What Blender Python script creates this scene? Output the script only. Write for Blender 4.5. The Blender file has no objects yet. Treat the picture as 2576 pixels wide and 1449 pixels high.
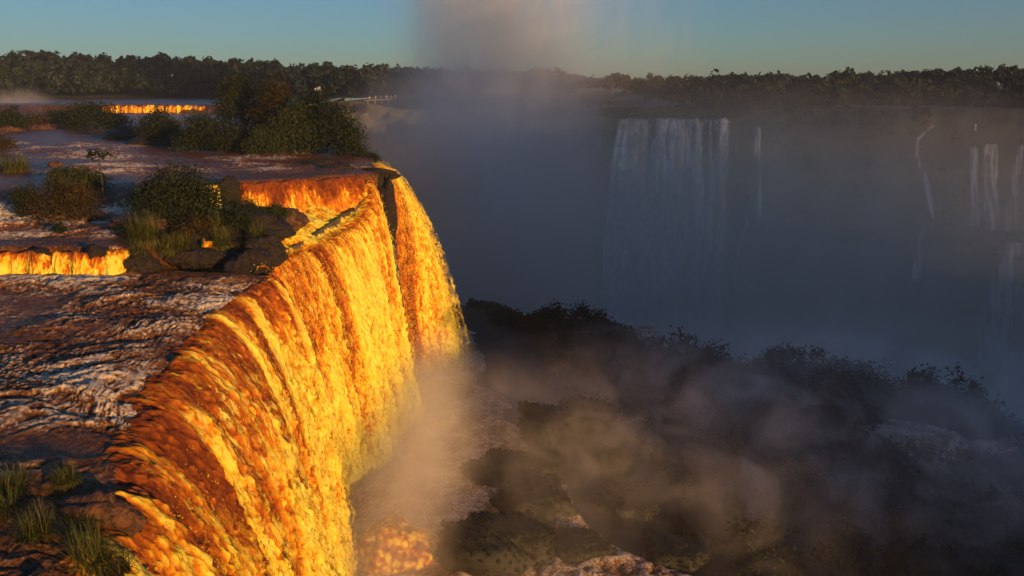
import bpy, bmesh, math, random
import numpy as np
from mathutils import Vector

# ------------------------------------------------------------------ camera, world, sun, exposure
scene = bpy.context.scene
COL = scene.collection
CAM_H = 15.0
PITCH = math.radians(13.7)
FPX = 2143.0                                  # focal length in pixels of a 2576 px wide picture
cam_d = bpy.data.cameras.new("camera")
cam = bpy.data.objects.new("camera", cam_d)
COL.objects.link(cam)
cam.location = (0, 0, CAM_H)
cam.rotation_euler = (math.pi / 2 - PITCH, 0, 0)
cam_d.sensor_width = 36.0
cam_d.lens = 36.0 * FPX / 2576.0
cam_d.clip_start = 0.5
cam_d.clip_end = 9000.0
scene.camera = cam

SUN_EL = math.radians(6.8)
SUN_AZ = math.radians(40.0)                   # from -Y (behind the camera) towards +X (right)
sun_vec = Vector((math.sin(SUN_AZ) * math.cos(SUN_EL), -math.cos(SUN_AZ) * math.cos(SUN_EL), math.sin(SUN_EL)))
world = bpy.data.worlds.new("World")
scene.world = world
world.use_nodes = True
wn = world.node_tree
sky = wn.nodes.new("ShaderNodeTexSky")
sky.sky_type = 'NISHITA'
sky.sun_disc = False
sky.sun_elevation = SUN_EL
sky.sun_rotation = math.atan2(sun_vec.x, sun_vec.y)
sky.air_density = 1.0
sky.dust_density = 0.15
sky.ozone_density = 5.0
bg = wn.nodes["Background"]
bg.inputs["Strength"].default_value = 0.088
wn.links.new(sky.outputs[0], bg.inputs["Color"])

sun_d = bpy.data.lights.new("sun", 'SUN')
sun_d.energy = 5.0
sun_d.angle = math.radians(0.6)
sun_d.color = (1.0, 0.54, 0.17)
sun = bpy.data.objects.new("sun", sun_d)
COL.objects.link(sun)
sun.rotation_euler = sun_vec.to_track_quat('Z', 'Y').to_euler()

scene.view_settings.view_transform = 'Standard'
scene.view_settings.look = 'None'
scene.view_settings.gamma = 1.0
scene.view_settings.exposure = 0.4
scene.view_settings.use_curve_mapping = False
cy = scene.cycles
cy.use_denoising = True
cy.denoiser = 'OPENIMAGEDENOISE'
cy.use_adaptive_sampling = True
cy.adaptive_threshold = 0.02
cy.max_bounces = 8
cy.diffuse_bounces = 2
cy.glossy_bounces = 2
cy.transmission_bounces = 2
cy.transparent_max_bounces = 12
cy.volume_bounces = 4
cy.volume_step_rate = 1.0
cy.volume_max_steps = 128

# ------------------------------------------------------------------ helpers
rng = np.random.default_rng(7)
random.seed(7)


def ray(px, py):
    cx = (px - 1288) / FPX
    c = (724.5 - py) / FPX
    return cx, math.cos(PITCH) + c * math.sin(PITCH), -math.sin(PITCH) + c * math.cos(PITCH)


def onz(px, py, z):
    d = ray(px, py)
    t = (z - CAM_H) / d[2]
    return Vector((d[0] * t, d[1] * t, z))


def aty(px, py, Y):
    d = ray(px, py)
    t = Y / d[1]
    return Vector((d[0] * t, Y, CAM_H + d[2] * t))


_perm = rng.permutation(256)
_perm = np.concatenate([_perm, _perm])
_g = rng.normal(size=(256, 3))
_g /= np.linalg.norm(_g, axis=1)[:, None]


def perlin(x, y, z=0.0):
    x, y, z = np.broadcast_arrays(np.asarray(x, float), np.asarray(y, float), np.asarray(z, float))
    xi, yi, zi = np.floor(x).astype(int), np.floor(y).astype(int), np.floor(z).astype(int)
    xf, yf, zf = x - xi, y - yi, z - zi
    u, v, w = (t * t * t * (t * (t * 6 - 15) + 10) for t in (xf, yf, zf))
    out = 0
    for dx in (0, 1):
        for dy in (0, 1):
            for dz in (0, 1):
                h = _perm[(_perm[(_perm[(xi + dx) & 255] + yi + dy) & 255] + zi + dz) & 255]
                g = _g[h]
                d = g[..., 0] * (xf - dx) + g[..., 1] * (yf - dy) + g[..., 2] * (zf - dz)
                out = out + d * (u if dx else 1 - u) * (v if dy else 1 - v) * (w if dz else 1 - w)
    return out * 1.5


def fbm(x, y, z=0.0, oct=4, gain=0.5):
    a, f, s = 1.0, 1.0, 0
    for k in range(oct):
        s = s + a * perlin(np.asarray(x) * f + 17.3 * k, np.asarray(y) * f + 5.1 * k, np.asarray(z) * f)
        a *= gain
        f *= 2.03
    return s


def sstep(a, b, x):
    t = np.clip((np.asarray(x, float) - a) / (b - a), 0, 1)
    return t * t * (3 - 2 * t)


def link(o, parent=None, label=None, cat=None, group=None, kind=None):
    COL.objects.link(o)
    if parent is not None:
        o.parent = parent
    if label:
        o["label"] = label
    if cat:
        o["category"] = cat
    if group:
        o["group"] = group
    if kind:
        o["kind"] = kind
    return o


def raw_mesh(name, verts, faces, mat=None, smooth=True, attrs=None, flow=None):
    """verts (N,3); faces: (M,k) array"""
    verts = np.asarray(verts, np.float32)
    faces = np.asarray(faces, np.int32)
    me = bpy.data.meshes.new(name)
    n, k = faces.shape
    me.vertices.add(len(verts))
    me.vertices.foreach_set("co", verts.ravel())
    me.loops.add(n * k)
    me.loops.foreach_set("vertex_index", faces.ravel())
    me.polygons.add(n)
    me.polygons.foreach_set("loop_start", np.arange(0, n * k, k, dtype=np.int32))
    me.polygons.foreach_set("loop_total", np.full(n, k, np.int32))
    me.polygons.foreach_set("use_smooth", np.full(n, smooth))
    for an, av in (attrs or {}).items():
        a = me.attributes.new(an, 'FLOAT', 'POINT')
        a.data.foreach_set("value", np.asarray(av, np.float32).ravel())
    if flow is not None:
        a = me.attributes.new("flow", 'FLOAT_VECTOR', 'POINT')
        a.data.foreach_set("vector", np.asarray(flow, np.float32).ravel())
    me.update(calc_edges=True)
    if mat:
        me.materials.append(mat)
    return me


def grid_faces(nr, nc):
    i = np.arange(nr * nc).reshape(nr, nc)
    return np.stack([i[:-1, :-1], i[:-1, 1:], i[1:, 1:], i[1:, :-1]], -1).reshape(-1, 4)


def empty(name, loc, label, cat, group=None):
    o = bpy.data.objects.new(name, None)
    o.location = loc
    return link(o, None, label, cat, group)


def mesh_obj(name, me, parent=None, **kw):
    return link(bpy.data.objects.new(name, me), parent, **kw)


# ------------------------------------------------------------------ materials
def new_mat(name):
    m = bpy.data.materials.new(name)
    m.use_nodes = True
    nt = m.node_tree
    return m, nt, nt.nodes["Principled BSDF"], nt.links


def node(nt, kind, **kw):
    n = nt.nodes.new(kind)
    for k, v in kw.items():
        setattr(n, k, v)
    return n


def noise(nt, L, scale, detail=4, rough=0.55, coord=None, dist=0.0):
    t = node(nt, "ShaderNodeTexNoise")
    t.inputs["Scale"].default_value = scale
    t.inputs["Detail"].default_value = detail
    t.inputs["Roughness"].default_value = rough
    t.inputs["Distortion"].default_value = dist
    if coord is not None:
        L.new(coord, t.inputs["Vector"])
    return t


def ramp(nt, L, fac, stops):
    r = node(nt, "ShaderNodeValToRGB")
    e = r.color_ramp.elements
    while len(e) < len(stops):
        e.new(0.5)
    for el, (p, c) in zip(e, stops):
        el.position = p
        el.color = (*c, 1)
    L.new(fac, r.inputs["Fac"])
    return r


def water_material(name, stops, scale, bump, rough_lo=0.12, rough_hi=0.75, jitter=0.35, flow=False, bdist=0.12):
    m, nt, p, L = new_mat(name)
    if flow:
        co = node(nt, "ShaderNodeAttribute", attribute_name="flow").outputs["Vector"]
    else:
        co = node(nt, "ShaderNodeNewGeometry").outputs["Position"]
    at = node(nt, "ShaderNodeAttribute", attribute_name="foam")
    n1 = noise(nt, L, scale, 8, 0.72, co, 0.5)
    ma = node(nt, "ShaderNodeMath", operation='MULTIPLY_ADD')
    L.new(n1.outputs["Fac"], ma.inputs[0])
    ma.inputs[1].default_value = jitter * 4
    ma.inputs[2].default_value = -jitter * 2
    ad = node(nt, "ShaderNodeMath", operation='ADD', use_clamp=True)
    L.new(at.outputs["Fac"], ad.inputs[0])
    L.new(ma.outputs[0], ad.inputs[1])
    r = ramp(nt, L, ad.outputs[0], stops)
    L.new(r.outputs["Color"], p.inputs["Base Color"])
    mr = node(nt, "ShaderNodeMapRange")
    L.new(ad.outputs[0], mr.inputs["Value"])
    mr.inputs["To Min"].default_value = rough_lo
    mr.inputs["To Max"].default_value = rough_hi
    L.new(mr.outputs[0], p.inputs["Roughness"])
    p.inputs["IOR"].default_value = 1.33
    p.inputs["Specular IOR Level"].default_value = 0.25 if flow else 0.28
    n2 = noise(nt, L, scale * 1.7, 8, 0.72, co, 0.3)
    b = node(nt, "ShaderNodeBump")
    b.inputs["Strength"].default_value = bump
    b.inputs["Distance"].default_value = bdist
    L.new(n2.outputs["Fac"], b.inputs["Height"])
    L.new(b.outputs["Normal"], p.inputs["Normal"])
    return m


# silty water: brown-orange body, cream foam; sunset yellow put into the falling foam's colour
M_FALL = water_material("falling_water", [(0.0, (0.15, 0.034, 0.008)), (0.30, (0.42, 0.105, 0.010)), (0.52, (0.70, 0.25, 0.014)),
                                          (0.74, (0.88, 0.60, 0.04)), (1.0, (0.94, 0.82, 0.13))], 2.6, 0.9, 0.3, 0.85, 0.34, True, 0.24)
M_RIVER = water_material("silty_river", [(0.0, (0.085, 0.036, 0.012)), (0.45, (0.26, 0.105, 0.030)),
                                         (0.70, (0.44, 0.27, 0.15)), (1.0, (0.86, 0.72, 0.55))], 4.2, 1.0, 0.26, 0.65, 0.75)
def add_veil(m, lo, hi, scale, use_attr):
    """break a sheet of water into strands and droplets with open gaps"""
    nt = m.node_tree
    L = nt.links
    p = nt.nodes["Principled BSDF"]
    co = node(nt, "ShaderNodeAttribute", attribute_name="flow").outputs["Vector"]
    mp = node(nt, "ShaderNodeVectorMath", operation='MULTIPLY')
    L.new(co, mp.inputs[0])
    mp.inputs[1].default_value = (1.0, .55, 1.0)
    nz = noise(nt, L, scale, 7, .75, mp.outputs[0], .3)
    mr = node(nt, "ShaderNodeMapRange")
    L.new(nz.outputs["Fac"], mr.inputs["Value"])
    mr.inputs["From Min"].default_value = lo
    mr.inputs["From Max"].default_value = hi
    fac = mr.outputs[0]
    at = node(nt, "ShaderNodeAttribute", attribute_name="veil")
    if use_attr:
        ad = node(nt, "ShaderNodeMath", operation='ADD')
        L.new(fac, ad.inputs[0])
        L.new(at.outputs["Fac"], ad.inputs[1])
        sb = node(nt, "ShaderNodeMath", operation='SUBTRACT', use_clamp=True)
        L.new(ad.outputs[0], sb.inputs[0])
        sb.inputs[1].default_value = .75
        fac = sb.outputs[0]
    else:
        mu = node(nt, "ShaderNodeMath", operation='MULTIPLY', use_clamp=True)
        L.new(fac, mu.inputs[0])
        L.new(at.outputs["Fac"], mu.inputs[1])
        fac = mu.outputs[0]
    tr = node(nt, "ShaderNodeBsdfTransparent")
    mix = node(nt, "ShaderNodeMixShader")
    L.new(fac, mix.inputs[0])
    L.new(tr.outputs[0], mix.inputs[1])
    L.new(p.outputs[0], mix.inputs[2])
    L.new(mix.outputs[0], nt.nodes["Material Output"].inputs["Surface"])


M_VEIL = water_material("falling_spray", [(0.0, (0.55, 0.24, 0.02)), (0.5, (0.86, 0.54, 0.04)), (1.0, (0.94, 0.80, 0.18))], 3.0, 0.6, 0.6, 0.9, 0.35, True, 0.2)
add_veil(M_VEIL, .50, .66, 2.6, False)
M_FAR = water_material("distant_falling_water", [(0.0, (0.10, 0.08, 0.07)), (0.4, (0.40, 0.36, 0.33)),
                                                 (1.0, (0.85, 0.83, 0.80))], 0.5, 0.4)
add_veil(M_FAR, .25, .75, .5, True)


def leaf_material(name, a, b, c, trans=0.25):
    m, nt, p, L = new_mat(name)
    geo = node(nt, "ShaderNodeNewGeometry")
    n1 = noise(nt, L, 0.9, 3, 0.6, geo.outputs["Position"])
    at = node(nt, "ShaderNodeAttribute", attribute_name="tint")
    mx = node(nt, "ShaderNodeMath", operation='ADD')
    L.new(n1.outputs["Fac"], mx.inputs[0])
    L.new(at.outputs["Fac"], mx.inputs[1])
    r = ramp(nt, L, mx.outputs[0], [(0.25, a), (0.55, b), (0.9, c)])
    L.new(r.outputs["Color"], p.inputs["Base Color"])
    p.inputs["Roughness"].default_value = 0.6
    p.inputs["Specular IOR Level"].default_value = 0.25
    tr = node(nt, "ShaderNodeBsdfTranslucent")
    L.new(r.outputs["Color"], tr.inputs["Color"])
    mix = node(nt, "ShaderNodeMixShader")
    mix.inputs[0].default_value = trans
    L.new(p.outputs[0], mix.inputs[1])
    L.new(tr.outputs[0], mix.inputs[2])
    L.new(mix.outputs[0], nt.nodes["Material Output"].inputs["Surface"])
    return m


M_LEAF = leaf_material("leaf_green", (0.010, 0.017, 0.006), (0.022, 0.034, 0.011), (0.055, 0.064, 0.020))
M_LEAF_DRY = leaf_material("leaf_olive", (0.022, 0.018, 0.006), (0.055, 0.038, 0.010), (0.13, 0.075, 0.018))
M_LEAF_BRIGHT = leaf_material("leaf_fresh", (0.018, 0.030, 0.008), (0.042, 0.058, 0.014), (0.085, 0.095, 0.025))
M_GRASS = leaf_material("grass_blade", (0.050, 0.055, 0.012), (0.11, 0.12, 0.022), (0.20, 0.17, 0.045))
M_FOREST = leaf_material("forest_canopy", (0.007, 0.014, 0.011), (0.014, 0.025, 0.018), (0.028, 0.040, 0.026), 0.1)
M_MOSS = leaf_material("moss_cover", (0.008, 0.011, 0.005), (0.018, 0.023, 0.009), (0.036, 0.038, 0.014), 0.1)


def simple_material(name, c1, c2, scale, rough, bump=0.4, dist=0.2):
    m, nt, p, L = new_mat(name)
    geo = node(nt, "ShaderNodeNewGeometry")
    n1 = noise(nt, L, scale, 7, 0.62, geo.outputs["Position"])
    r = ramp(nt, L, n1.outputs["Fac"], [(0.35, c1), (0.68, c2)])
    L.new(r.outputs["Color"], p.inputs["Base Color"])
    p.inputs["Roughness"].default_value = rough
    b = node(nt, "ShaderNodeBump")
    b.inputs["Strength"].default_value = bump
    b.inputs["Distance"].default_value = dist
    L.new(n1.outputs["Fac"], b.inputs["Height"])
    L.new(b.outputs["Normal"], p.inputs["Normal"])
    return m


M_ROCK = simple_material("wet_basalt", (0.007, 0.005, 0.0045), (0.040, 0.023, 0.015), 2.2, 0.55, 1.0, .6)
M_ROCK_RED = simple_material("red_basalt", (0.035, 0.014, 0.008), (0.20, 0.085, 0.035), 1.9, 0.6, 1.0, .5)
M_CLIFF = simple_material("cliff_rock", (0.020, 0.019, 0.015), (0.125, 0.108, 0.080), 0.16, 0.7, 0.9, 1.6)
M_MOSSROCK = simple_material("mossy_rock", (0.006, 0.006, 0.005), (0.018, 0.017, 0.009), 0.9, 0.7, 0.8)
M_SOIL = simple_material("forest_floor", (0.020, 0.024, 0.012), (0.050, 0.050, 0.025), 0.4, 0.9, 0.4)
M_BARK = simple_material("bark", (0.035, 0.028, 0.020), (0.090, 0.070, 0.050), 6.0, 0.85, 0.5, 0.03)
M_CONC = simple_material("walkway_concrete", (0.16, 0.14, 0.12), (0.28, 0.24, 0.21), 2.0, 0.8, 0.2)
M_WHITE = simple_material("white_cloth", (0.70, 0.72, 0.74), (0.82, 0.82, 0.82), 2.0, 0.8, 0.1)
M_POLE = simple_material("grey_metal", (0.25, 0.25, 0.26), (0.35, 0.35, 0.36), 4.0, 0.4, 0.1)
M_CLOTHES = [simple_material("clothing_%s" % n, c, tuple(v * 1.2 for v in c), 3.0, 0.85, 0.1)
             for n, c in (("red", (0.45, 0.08, 0.06)), ("pale", (0.6, 0.56, 0.5)), ("blue", (0.10, 0.16, 0.30)))]


# ------------------------------------------------------------------ river levels
LIP_Y = np.array([14, 24, 29.5, 33, 41, 48, 57, 66, 69, 72, 78, 85, 100, 107, 112, 118, 125, 140, 200, 300, 420, 480.])
LIP_X = np.array([-12.5, -13.6, -14.8, -16.4, -18.4, -19.2, -19.8, -18.9, -20.4, -22.0, -21.4, -19.6, -16.8, -16.2, -17.6, -18.6, -20, -27, -48, -72, -84, -90.])


def lip_x(y):
    return np.interp(y, LIP_Y, LIP_X)


def step2_y(x):          # plan line of the upper ledge, as y over x
    return np.interp(x, [-70, -48, -36, -28, -20.5, -17, -14], [84, 86, 90, 95, 100, 103.5, 105])


def river_level(x, y):
    left = sstep(-29, -31.5, x)
    s1 = sstep(67.0, 67.9, y + 0.5 * perlin(x * 0.25, 3.3)) * 1.8 * left
    apron = sstep(68, 90, y) * 0.9 * (1 - left)
    d = y - step2_y(x)
    w = np.where(x < -37, 7.0, 1.2)
    s2 = sstep(-1.0, 1.0, (d - 0.9) / w)
    z = (s1 + apron) * (1 - s2) + 4.0 * s2
    z = z + 2.5 * sstep(304.5, 306.5, y + 3.5 * perlin(x * 0.04, 9.1))
    # water bends down towards the brink
    ap = sstep(66.5, 71, y) * sstep(101, 97, y)
    z = z - 4.5 * ap * sstep(9.5, 1.0, lip_x(y) - x)
    e = np.clip(lip_x(y) + 2.5 - x, 0, 6)
    z = z - 1.3 * (1 - e / 6) ** 2 * sstep(128, 120, y) * (1 - ap)
    return z


def build_river():
    ys = [15.0]
    while ys[-1] < 470:
        y = ys[-1]
        k = 0.0034 if y < 125 else (0.006 if y < 240 else 0.012)
        ys.append(y * (1 + k))
    ys = np.array(ys)
    nc = 305
    f = np.linspace(0, 1, nc) ** 1.25
    Y = np.repeat(ys[:, None], nc, 1)
    lx = lip_x(Y) - 0.2
    left = -(0.68 * Y + 8)
    X = lx + (left - lx) * f[None, :]
    Z = river_level(X, Y)
    # turbulence: calmer upstream, violent near the ledges
    near = sstep(95, 60, Y)
    turb = 0.45 + 0.55 * sstep(-0.25, 0.35, fbm(X * 0.06, Y * 0.05, 1.0, 3))
    turb = turb * (0.65 + 0.5 * near)
    dstep = np.abs(Y - step2_y(X))
    turb = turb + 0.5 * np.exp(-(np.clip(step2_y(X) - Y, 0, 50) / 7.0) ** 2) * (Y < step2_y(X)) * (X < -18)
    turb = turb + 0.7 * np.exp(-((Y - 62.5) / 3.0) ** 2) * (X < -29)
    turb = turb + 0.75 * sstep(98, 106, Y) * sstep(170, 140, Y) * sstep(-.2, .35, fbm(X * .05, Y * .05, 61., 3))
    turb = turb + 0.5 * sstep(68, 74, Y) * sstep(90, 84, Y) * (X < -34)
    # calm dark tongue in front of the islet, and at the near brink
    calm = np.exp(-(((X + 22.5) / 6.5) ** 2 + ((Y - 67.5) / 3.2) ** 2))
    calm = np.maximum(calm, np.exp(-(((X + 19.0) / 4.0) ** 2 + ((Y - 33.2) / 1.9) ** 2)))
    calm = np.maximum(calm, 0.75 * np.exp(-((Y - step2_y(X) - 5) / 4.5) ** 2) * (Y > step2_y(X)) * sstep(-40, -34, X))
    turb = turb * (1 - 0.9 * calm)
    wx, wy = X + 2.2 * perlin(X * .22, Y * .22, 4.) + .5 * perlin(X * .9, Y * .9, 14.), Y + 1.8 * perlin(X * .22, Y * .22, 8.) + .5 * perlin(X * .9, Y * .9, 18.)
    r1 = 1 - np.abs(perlin(wx * 0.26, wy * 0.36, 2.0)) * 2.0
    r2 = 1 - np.abs(perlin(wx * 0.62, wy * 0.85, 5.0)) * 2.0
    r3 = 1 - np.abs(perlin(wx * 1.5, wy * 2.0, 7.0)) * 2.0
    r4 = 1 - np.abs(perlin(wx * 3.4, wy * 4.4, 9.0)) * 2.0
    swell = perlin(X * 0.12, Y * 0.2, 12.0)
    detail = sstep(200, 40, Y)
    h = turb * (0.34 * swell + 0.15 * (r1 - .3) + 0.13 * (r2 - .3) + detail * (0.11 * (r3 - .3) + 0.06 * (r4 - .3)))
    Z = Z + h
    crest = 0.18 * r1 + 0.25 * r2 + 0.38 * r3 + 0.42 * r4 + 0.55 * fbm(X * .13, Y * .18, 21., 3)
    foam = sstep(0.38, 1.25, crest * (0.35 + 0.65 * turb)) * 0.95 + 0.06
    foam = foam + .75 * np.exp(-((Y - 63.6) / 1.3) ** 2) * (X < -29.8) * (.6 + .8 * r3)
    foam = foam + .6 * np.exp(-((step2_y(X) - Y - 2.6) / 2.0) ** 2) * (X < -18) * (X > -44) * (.6 + .6 * r3)
    foam = np.where(Y > 200, foam * 0.8, foam)
    foam = foam * (1 - 0.8 * calm) + 0.05
    pts = np.stack([X, Y, Z], -1).reshape(-1, 3)
    me = raw_mesh("river", pts, grid_faces(len(ys), nc)[:, ::-1], M_RIVER, True, {"foam": foam})
    return mesh_obj("river", me, kind="structure", label="brown silty river with pale foam running over the plateau to the brink")


build_river()


def curtain(name, lip, v, foot, nu, nv, mat, amp=1.0, foam0=0.0, foam1=1.0, back=1.6, seed=0.0, fold=1.0,
            edge_ragged=0.6, onset=0.35, label=None, group=None, fine=1.0, out=None, parent=None, smooth_top=0.0, apron=0.0, uneven=0.5, lift=0.0, tuck=0.0, pitch0=0.0):
    """A sheet of falling water: lip polyline (x,y,z), horizontal speed v, foot level."""
    lip = np.array(lip, float)
    seg = np.r_[0, np.cumsum(np.linalg.norm(np.diff(lip[:, :2], axis=0), axis=1))]
    u = np.linspace(0, seg[-1], nu)
    P = np.stack([np.interp(u, seg, lip[:, k]) for k in range(3)], -1)
    ker = max(3, nu // 12) | 1
    for k in range(2):
        pad = np.pad(P[:, k], ker // 2, mode='reflect', reflect_type='odd')
        P[:, k] = np.convolve(pad, np.ones(ker) / ker, 'valid')
    T = np.gradient(P[:, :2], axis=0)
    T /= np.linalg.norm(T, axis=1)[:, None]
    N = np.stack([T[:, 1], -T[:, 0]], -1)
    P[:, :2] -= N * (tuck * (1 - sstep(0, 1.6, np.minimum(u, seg[-1] - u))))[:, None]
    wob = uneven * (1.1 * perlin(u / 7.0, seed + 65) + perlin(u / 3.1, seed + 70) + .5 * perlin(u / 1.1, seed + 75))
    P[:, :2] += N * wob[:, None]
    P[:, 2] += .35 * uneven * perlin(u / 1.7, seed + 80)
    if out is not None:
        N = 0.4 * N + 0.6 * np.array(out)[None, :]
        N /= np.linalg.norm(N, axis=1)[:, None]
    vv = np.interp(u, seg, v) if np.ndim(v) else np.full(nu, float(v))
    ft = np.interp(u, seg, foot) if np.ndim(foot) else np.full(nu, float(foot))
    vv = vv * (1 + 0.14 * perlin(u / 4.0, seed) + 0.08 * perlin(u / 1.3, seed + 5))
    # sample fall so that arc length is even
    drop = float(np.max(P[:, 2]) - np.min(ft))
    vm = float(np.mean(vv))
    tt = np.linspace(0, math.sqrt(2 * drop / 9.81), 400)
    arc = np.r_[0, np.cumsum(np.hypot(np.diff(vm * tt), np.diff(4.905 * tt ** 2)))]
    L = arc[-1]
    q = np.linspace(-back, L, nv)
    t = np.interp(q, arc, tt)
    U = np.repeat(u[None, :], nv, 0)
    Q = np.repeat(q[:, None], nu, 1)
    drag = np.where(q > 0, 1 - 0.10 * np.clip(q / L, 0, 1), 1.0)
    A = np.where(q < 0, q, 0)[:, None] + (t * drag)[:, None] * vv[None, :]
    D = (4.905 * t ** 2 + pitch0 * vm * np.where(q < 0, np.clip(q, -.6, 0) / vm, t))[:, None] * np.ones(nu)[None, :]
    A = A + lift * sstep(0.04, .4, np.clip(q / L, 0, 1))[:, None]
    X = P[None, :, 0] + N[None, :, 0] * A
    Y = P[None, :, 1] + N[None, :, 1] * A
    Z = P[None, :, 2] - D
    slope = np.arctan2(9.81 * t, vm)
    nh, nz = np.sin(slope)[:, None], np.cos(slope)[:, None]
    g = np.clip(Q / L, 0, 1)
    Qm = np.clip(Q, 0, None)
    grow = 0.50 + 0.50 * sstep(0.02, 0.45, g)
    s = seed
    if apron:
        up = np.clip(-Q, 0, None)
        inner = sstep(1.5, 10, U) * sstep(1.0, 8.0, seg[-1] - U)
        Z = Z + apron * up * (0.35 + 0.65 * sstep(0, 3, up)) * inner
        Z = Z - 2.2 * sstep(.3, 2.5, up) * (1 - inner) - 1.6 * sstep(back - 2.5, back, up + .8 * perlin(U / 1.5, seed))
        grow = np.maximum(grow, 0.75 * sstep(0, 1.0, up))
    if not apron and back:
        ub = np.clip(-Q, 0, None) / back
        Z = Z - .75 * sstep(.15, 1.0, ub)
        grow = grow * (1 - .6 * sstep(0, .6, ub))
    U2 = U + 0.5 * perlin(U * .3, Q * .10, s + 3) + 0.15 * perlin(U * .9, Q * .4, s + 6)
    Q2 = Q + 0.6 * perlin(U * .9, Q * .4, s + 13)
    f0 = perlin(U2 / 6.5, Q / 45, s + 90)
    f1 = perlin(U2 / 3.0, Q / 22, s)
    f2 = perlin(U2 / 1.1, Q2 / 9.0, s + 11)
    c1 = perlin(U2 / 0.52, Q2 / 2.1, s + 21)
    c2 = perlin(U2 / 0.30, Q2 / 0.95, s + 31)
    b2 = np.abs(perlin(U2 / 0.40, Q2 / 1.1, s + 35)) * 2
    b3 = np.abs(perlin(U2 / 0.21, Q2 / 0.50, s + 41)) * 2
    c4 = perlin(U2 / 0.15, Q2 / 0.30, s + 51)
    big = fold * (0.9 * f0 + 0.85 * f1 + 0.50 * f2)
    small = 0.24 * c1 + 0.18 * c2 + 0.22 * b2 * fine + 0.16 * b3 * fine + 0.09 * c4 * fine
    stm = 1 - smooth_top * (1 - sstep(0.05, 0.35, g + 0.12 * f1))
    h = amp * grow * (big + small * stm - 0.20)
    X = X + N[None, :, 0] * nh * h
    Y = Y + N[None, :, 1] * nh * h
    Z = Z + nz * h
    ons = (np.interp(u, seg, onset) if np.ndim(onset) else np.full(nu, float(onset)))[None, :]
    on = sstep(ons - 0.28, ons + 0.22, g + 0.34 * f1 + 0.20 * f2) * sstep(-.8, 1.8, Q + 1.0 * f2)
    if apron:
        on = np.maximum(on, sstep(0, 1.5, up))
    foam = foam0 + (foam1 - foam0) * on
    tex = .60 * c1 + .50 * c2 + .55 * (b2 - .42) + .60 * (b3 - .42) + .45 * c4
    foam = foam + (0.72 * tex + 0.45 * f2 + .75 * np.minimum(f1, .12) + .5 * np.minimum(f0, .15)) * (0.45 + 0.55 * on) * stm  # brown troughs: thin foam, and shade between clumps put into the colour
    foam = np.maximum(foam, .46 * on * stm)
    foam = np.clip(foam, 0.02, .98)
    veil = sstep(0, 1.4, np.minimum(U, seg[-1] - U) + .5 * c1 + .8 * f2)
    flow = np.stack([U2, Q2 * .45, np.full_like(U, s * 3)], -1)
    # ragged side edges
    eu = np.minimum(U, seg[-1] - U)
    rag = edge_ragged * (0.6 + 0.8 * perlin(Q / 1.1, s + 50, U * 0.01) + 0.5 * perlin(Q / .35, s + 60, U * 0.01))
    pull = np.exp(-eu / 0.5) * rag * g
    sgn = np.where(U < seg[-1] / 2, -1, 1)
    X = X + T[None, :, 0] * sgn * pull
    Y = Y + T[None, :, 1] * sgn * pull
    pts = np.stack([X, Y, Z], -1).reshape(-1, 3)
    me = raw_mesh(name, pts, grid_faces(nv, nu), mat, True, {"foam": foam.ravel(), "veil": veil.ravel()}, flow.reshape(-1, 3))
    if parent is None:
        o = mesh_obj(name, me, label=label, cat="waterfall", group=group)
    else:
        o = mesh_obj("spray_veil", me, parent)
    return o, pts.reshape(nv, nu, 3)


ROOT = {}
TERR = -26.0
# the great near curtain, the middle one behind it and the far one
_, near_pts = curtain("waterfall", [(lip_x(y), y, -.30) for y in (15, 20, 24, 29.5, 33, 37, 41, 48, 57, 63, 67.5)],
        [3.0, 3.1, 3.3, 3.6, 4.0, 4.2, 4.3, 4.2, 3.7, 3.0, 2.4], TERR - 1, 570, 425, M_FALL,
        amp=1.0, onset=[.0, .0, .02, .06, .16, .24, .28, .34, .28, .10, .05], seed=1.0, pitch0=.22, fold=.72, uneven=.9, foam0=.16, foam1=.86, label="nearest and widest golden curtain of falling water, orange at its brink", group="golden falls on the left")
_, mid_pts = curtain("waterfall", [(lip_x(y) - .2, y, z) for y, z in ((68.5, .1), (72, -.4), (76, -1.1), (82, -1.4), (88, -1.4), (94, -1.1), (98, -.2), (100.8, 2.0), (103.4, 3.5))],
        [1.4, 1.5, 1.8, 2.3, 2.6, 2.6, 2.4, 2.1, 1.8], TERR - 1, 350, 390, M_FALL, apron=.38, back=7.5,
        amp=0.95, foam0=0.36, foam1=.88, onset=[.95, .9, .6, .25, .1, .05, .05, .05, .05], seed=4.0, fold=1.1, label="middle golden curtain of falling water between the near curtain and the dark cleft", group="golden falls on the left")  # high onset at the near end paints the near curtain's shade as brown
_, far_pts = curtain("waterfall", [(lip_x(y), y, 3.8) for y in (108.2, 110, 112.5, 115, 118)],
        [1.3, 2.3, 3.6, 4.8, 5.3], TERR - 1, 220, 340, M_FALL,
        amp=0.6, foam0=0.40, foam1=.84, onset=[1.2, .8, .2, .02, .0], seed=8.0, fold=0.7, label="farthest and narrowest golden curtain with the mist behind it", group="golden falls on the left")  # near-end brown is shade put into the colour by the high onset
W = [o for o in COL.objects if o.name.startswith("waterfall")]
NEAR_LIP = [(lip_x(y), y, -.30) for y in (15, 20, 24, 29.5, 33, 37, 41, 48, 57, 63, 67.5)]
curtain("waterfall", NEAR_LIP, [3.0, 3.1, 3.3, 3.6, 4.0, 4.2, 4.3, 4.2, 3.7, 3.0, 2.4], TERR - 1, 250, 190, M_VEIL, amp=1.1, onset=-.2, pitch0=.22, uneven=.9, seed=1.0, foam0=.3, foam1=.8, back=0.0, lift=.45, parent=W[0])
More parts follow.
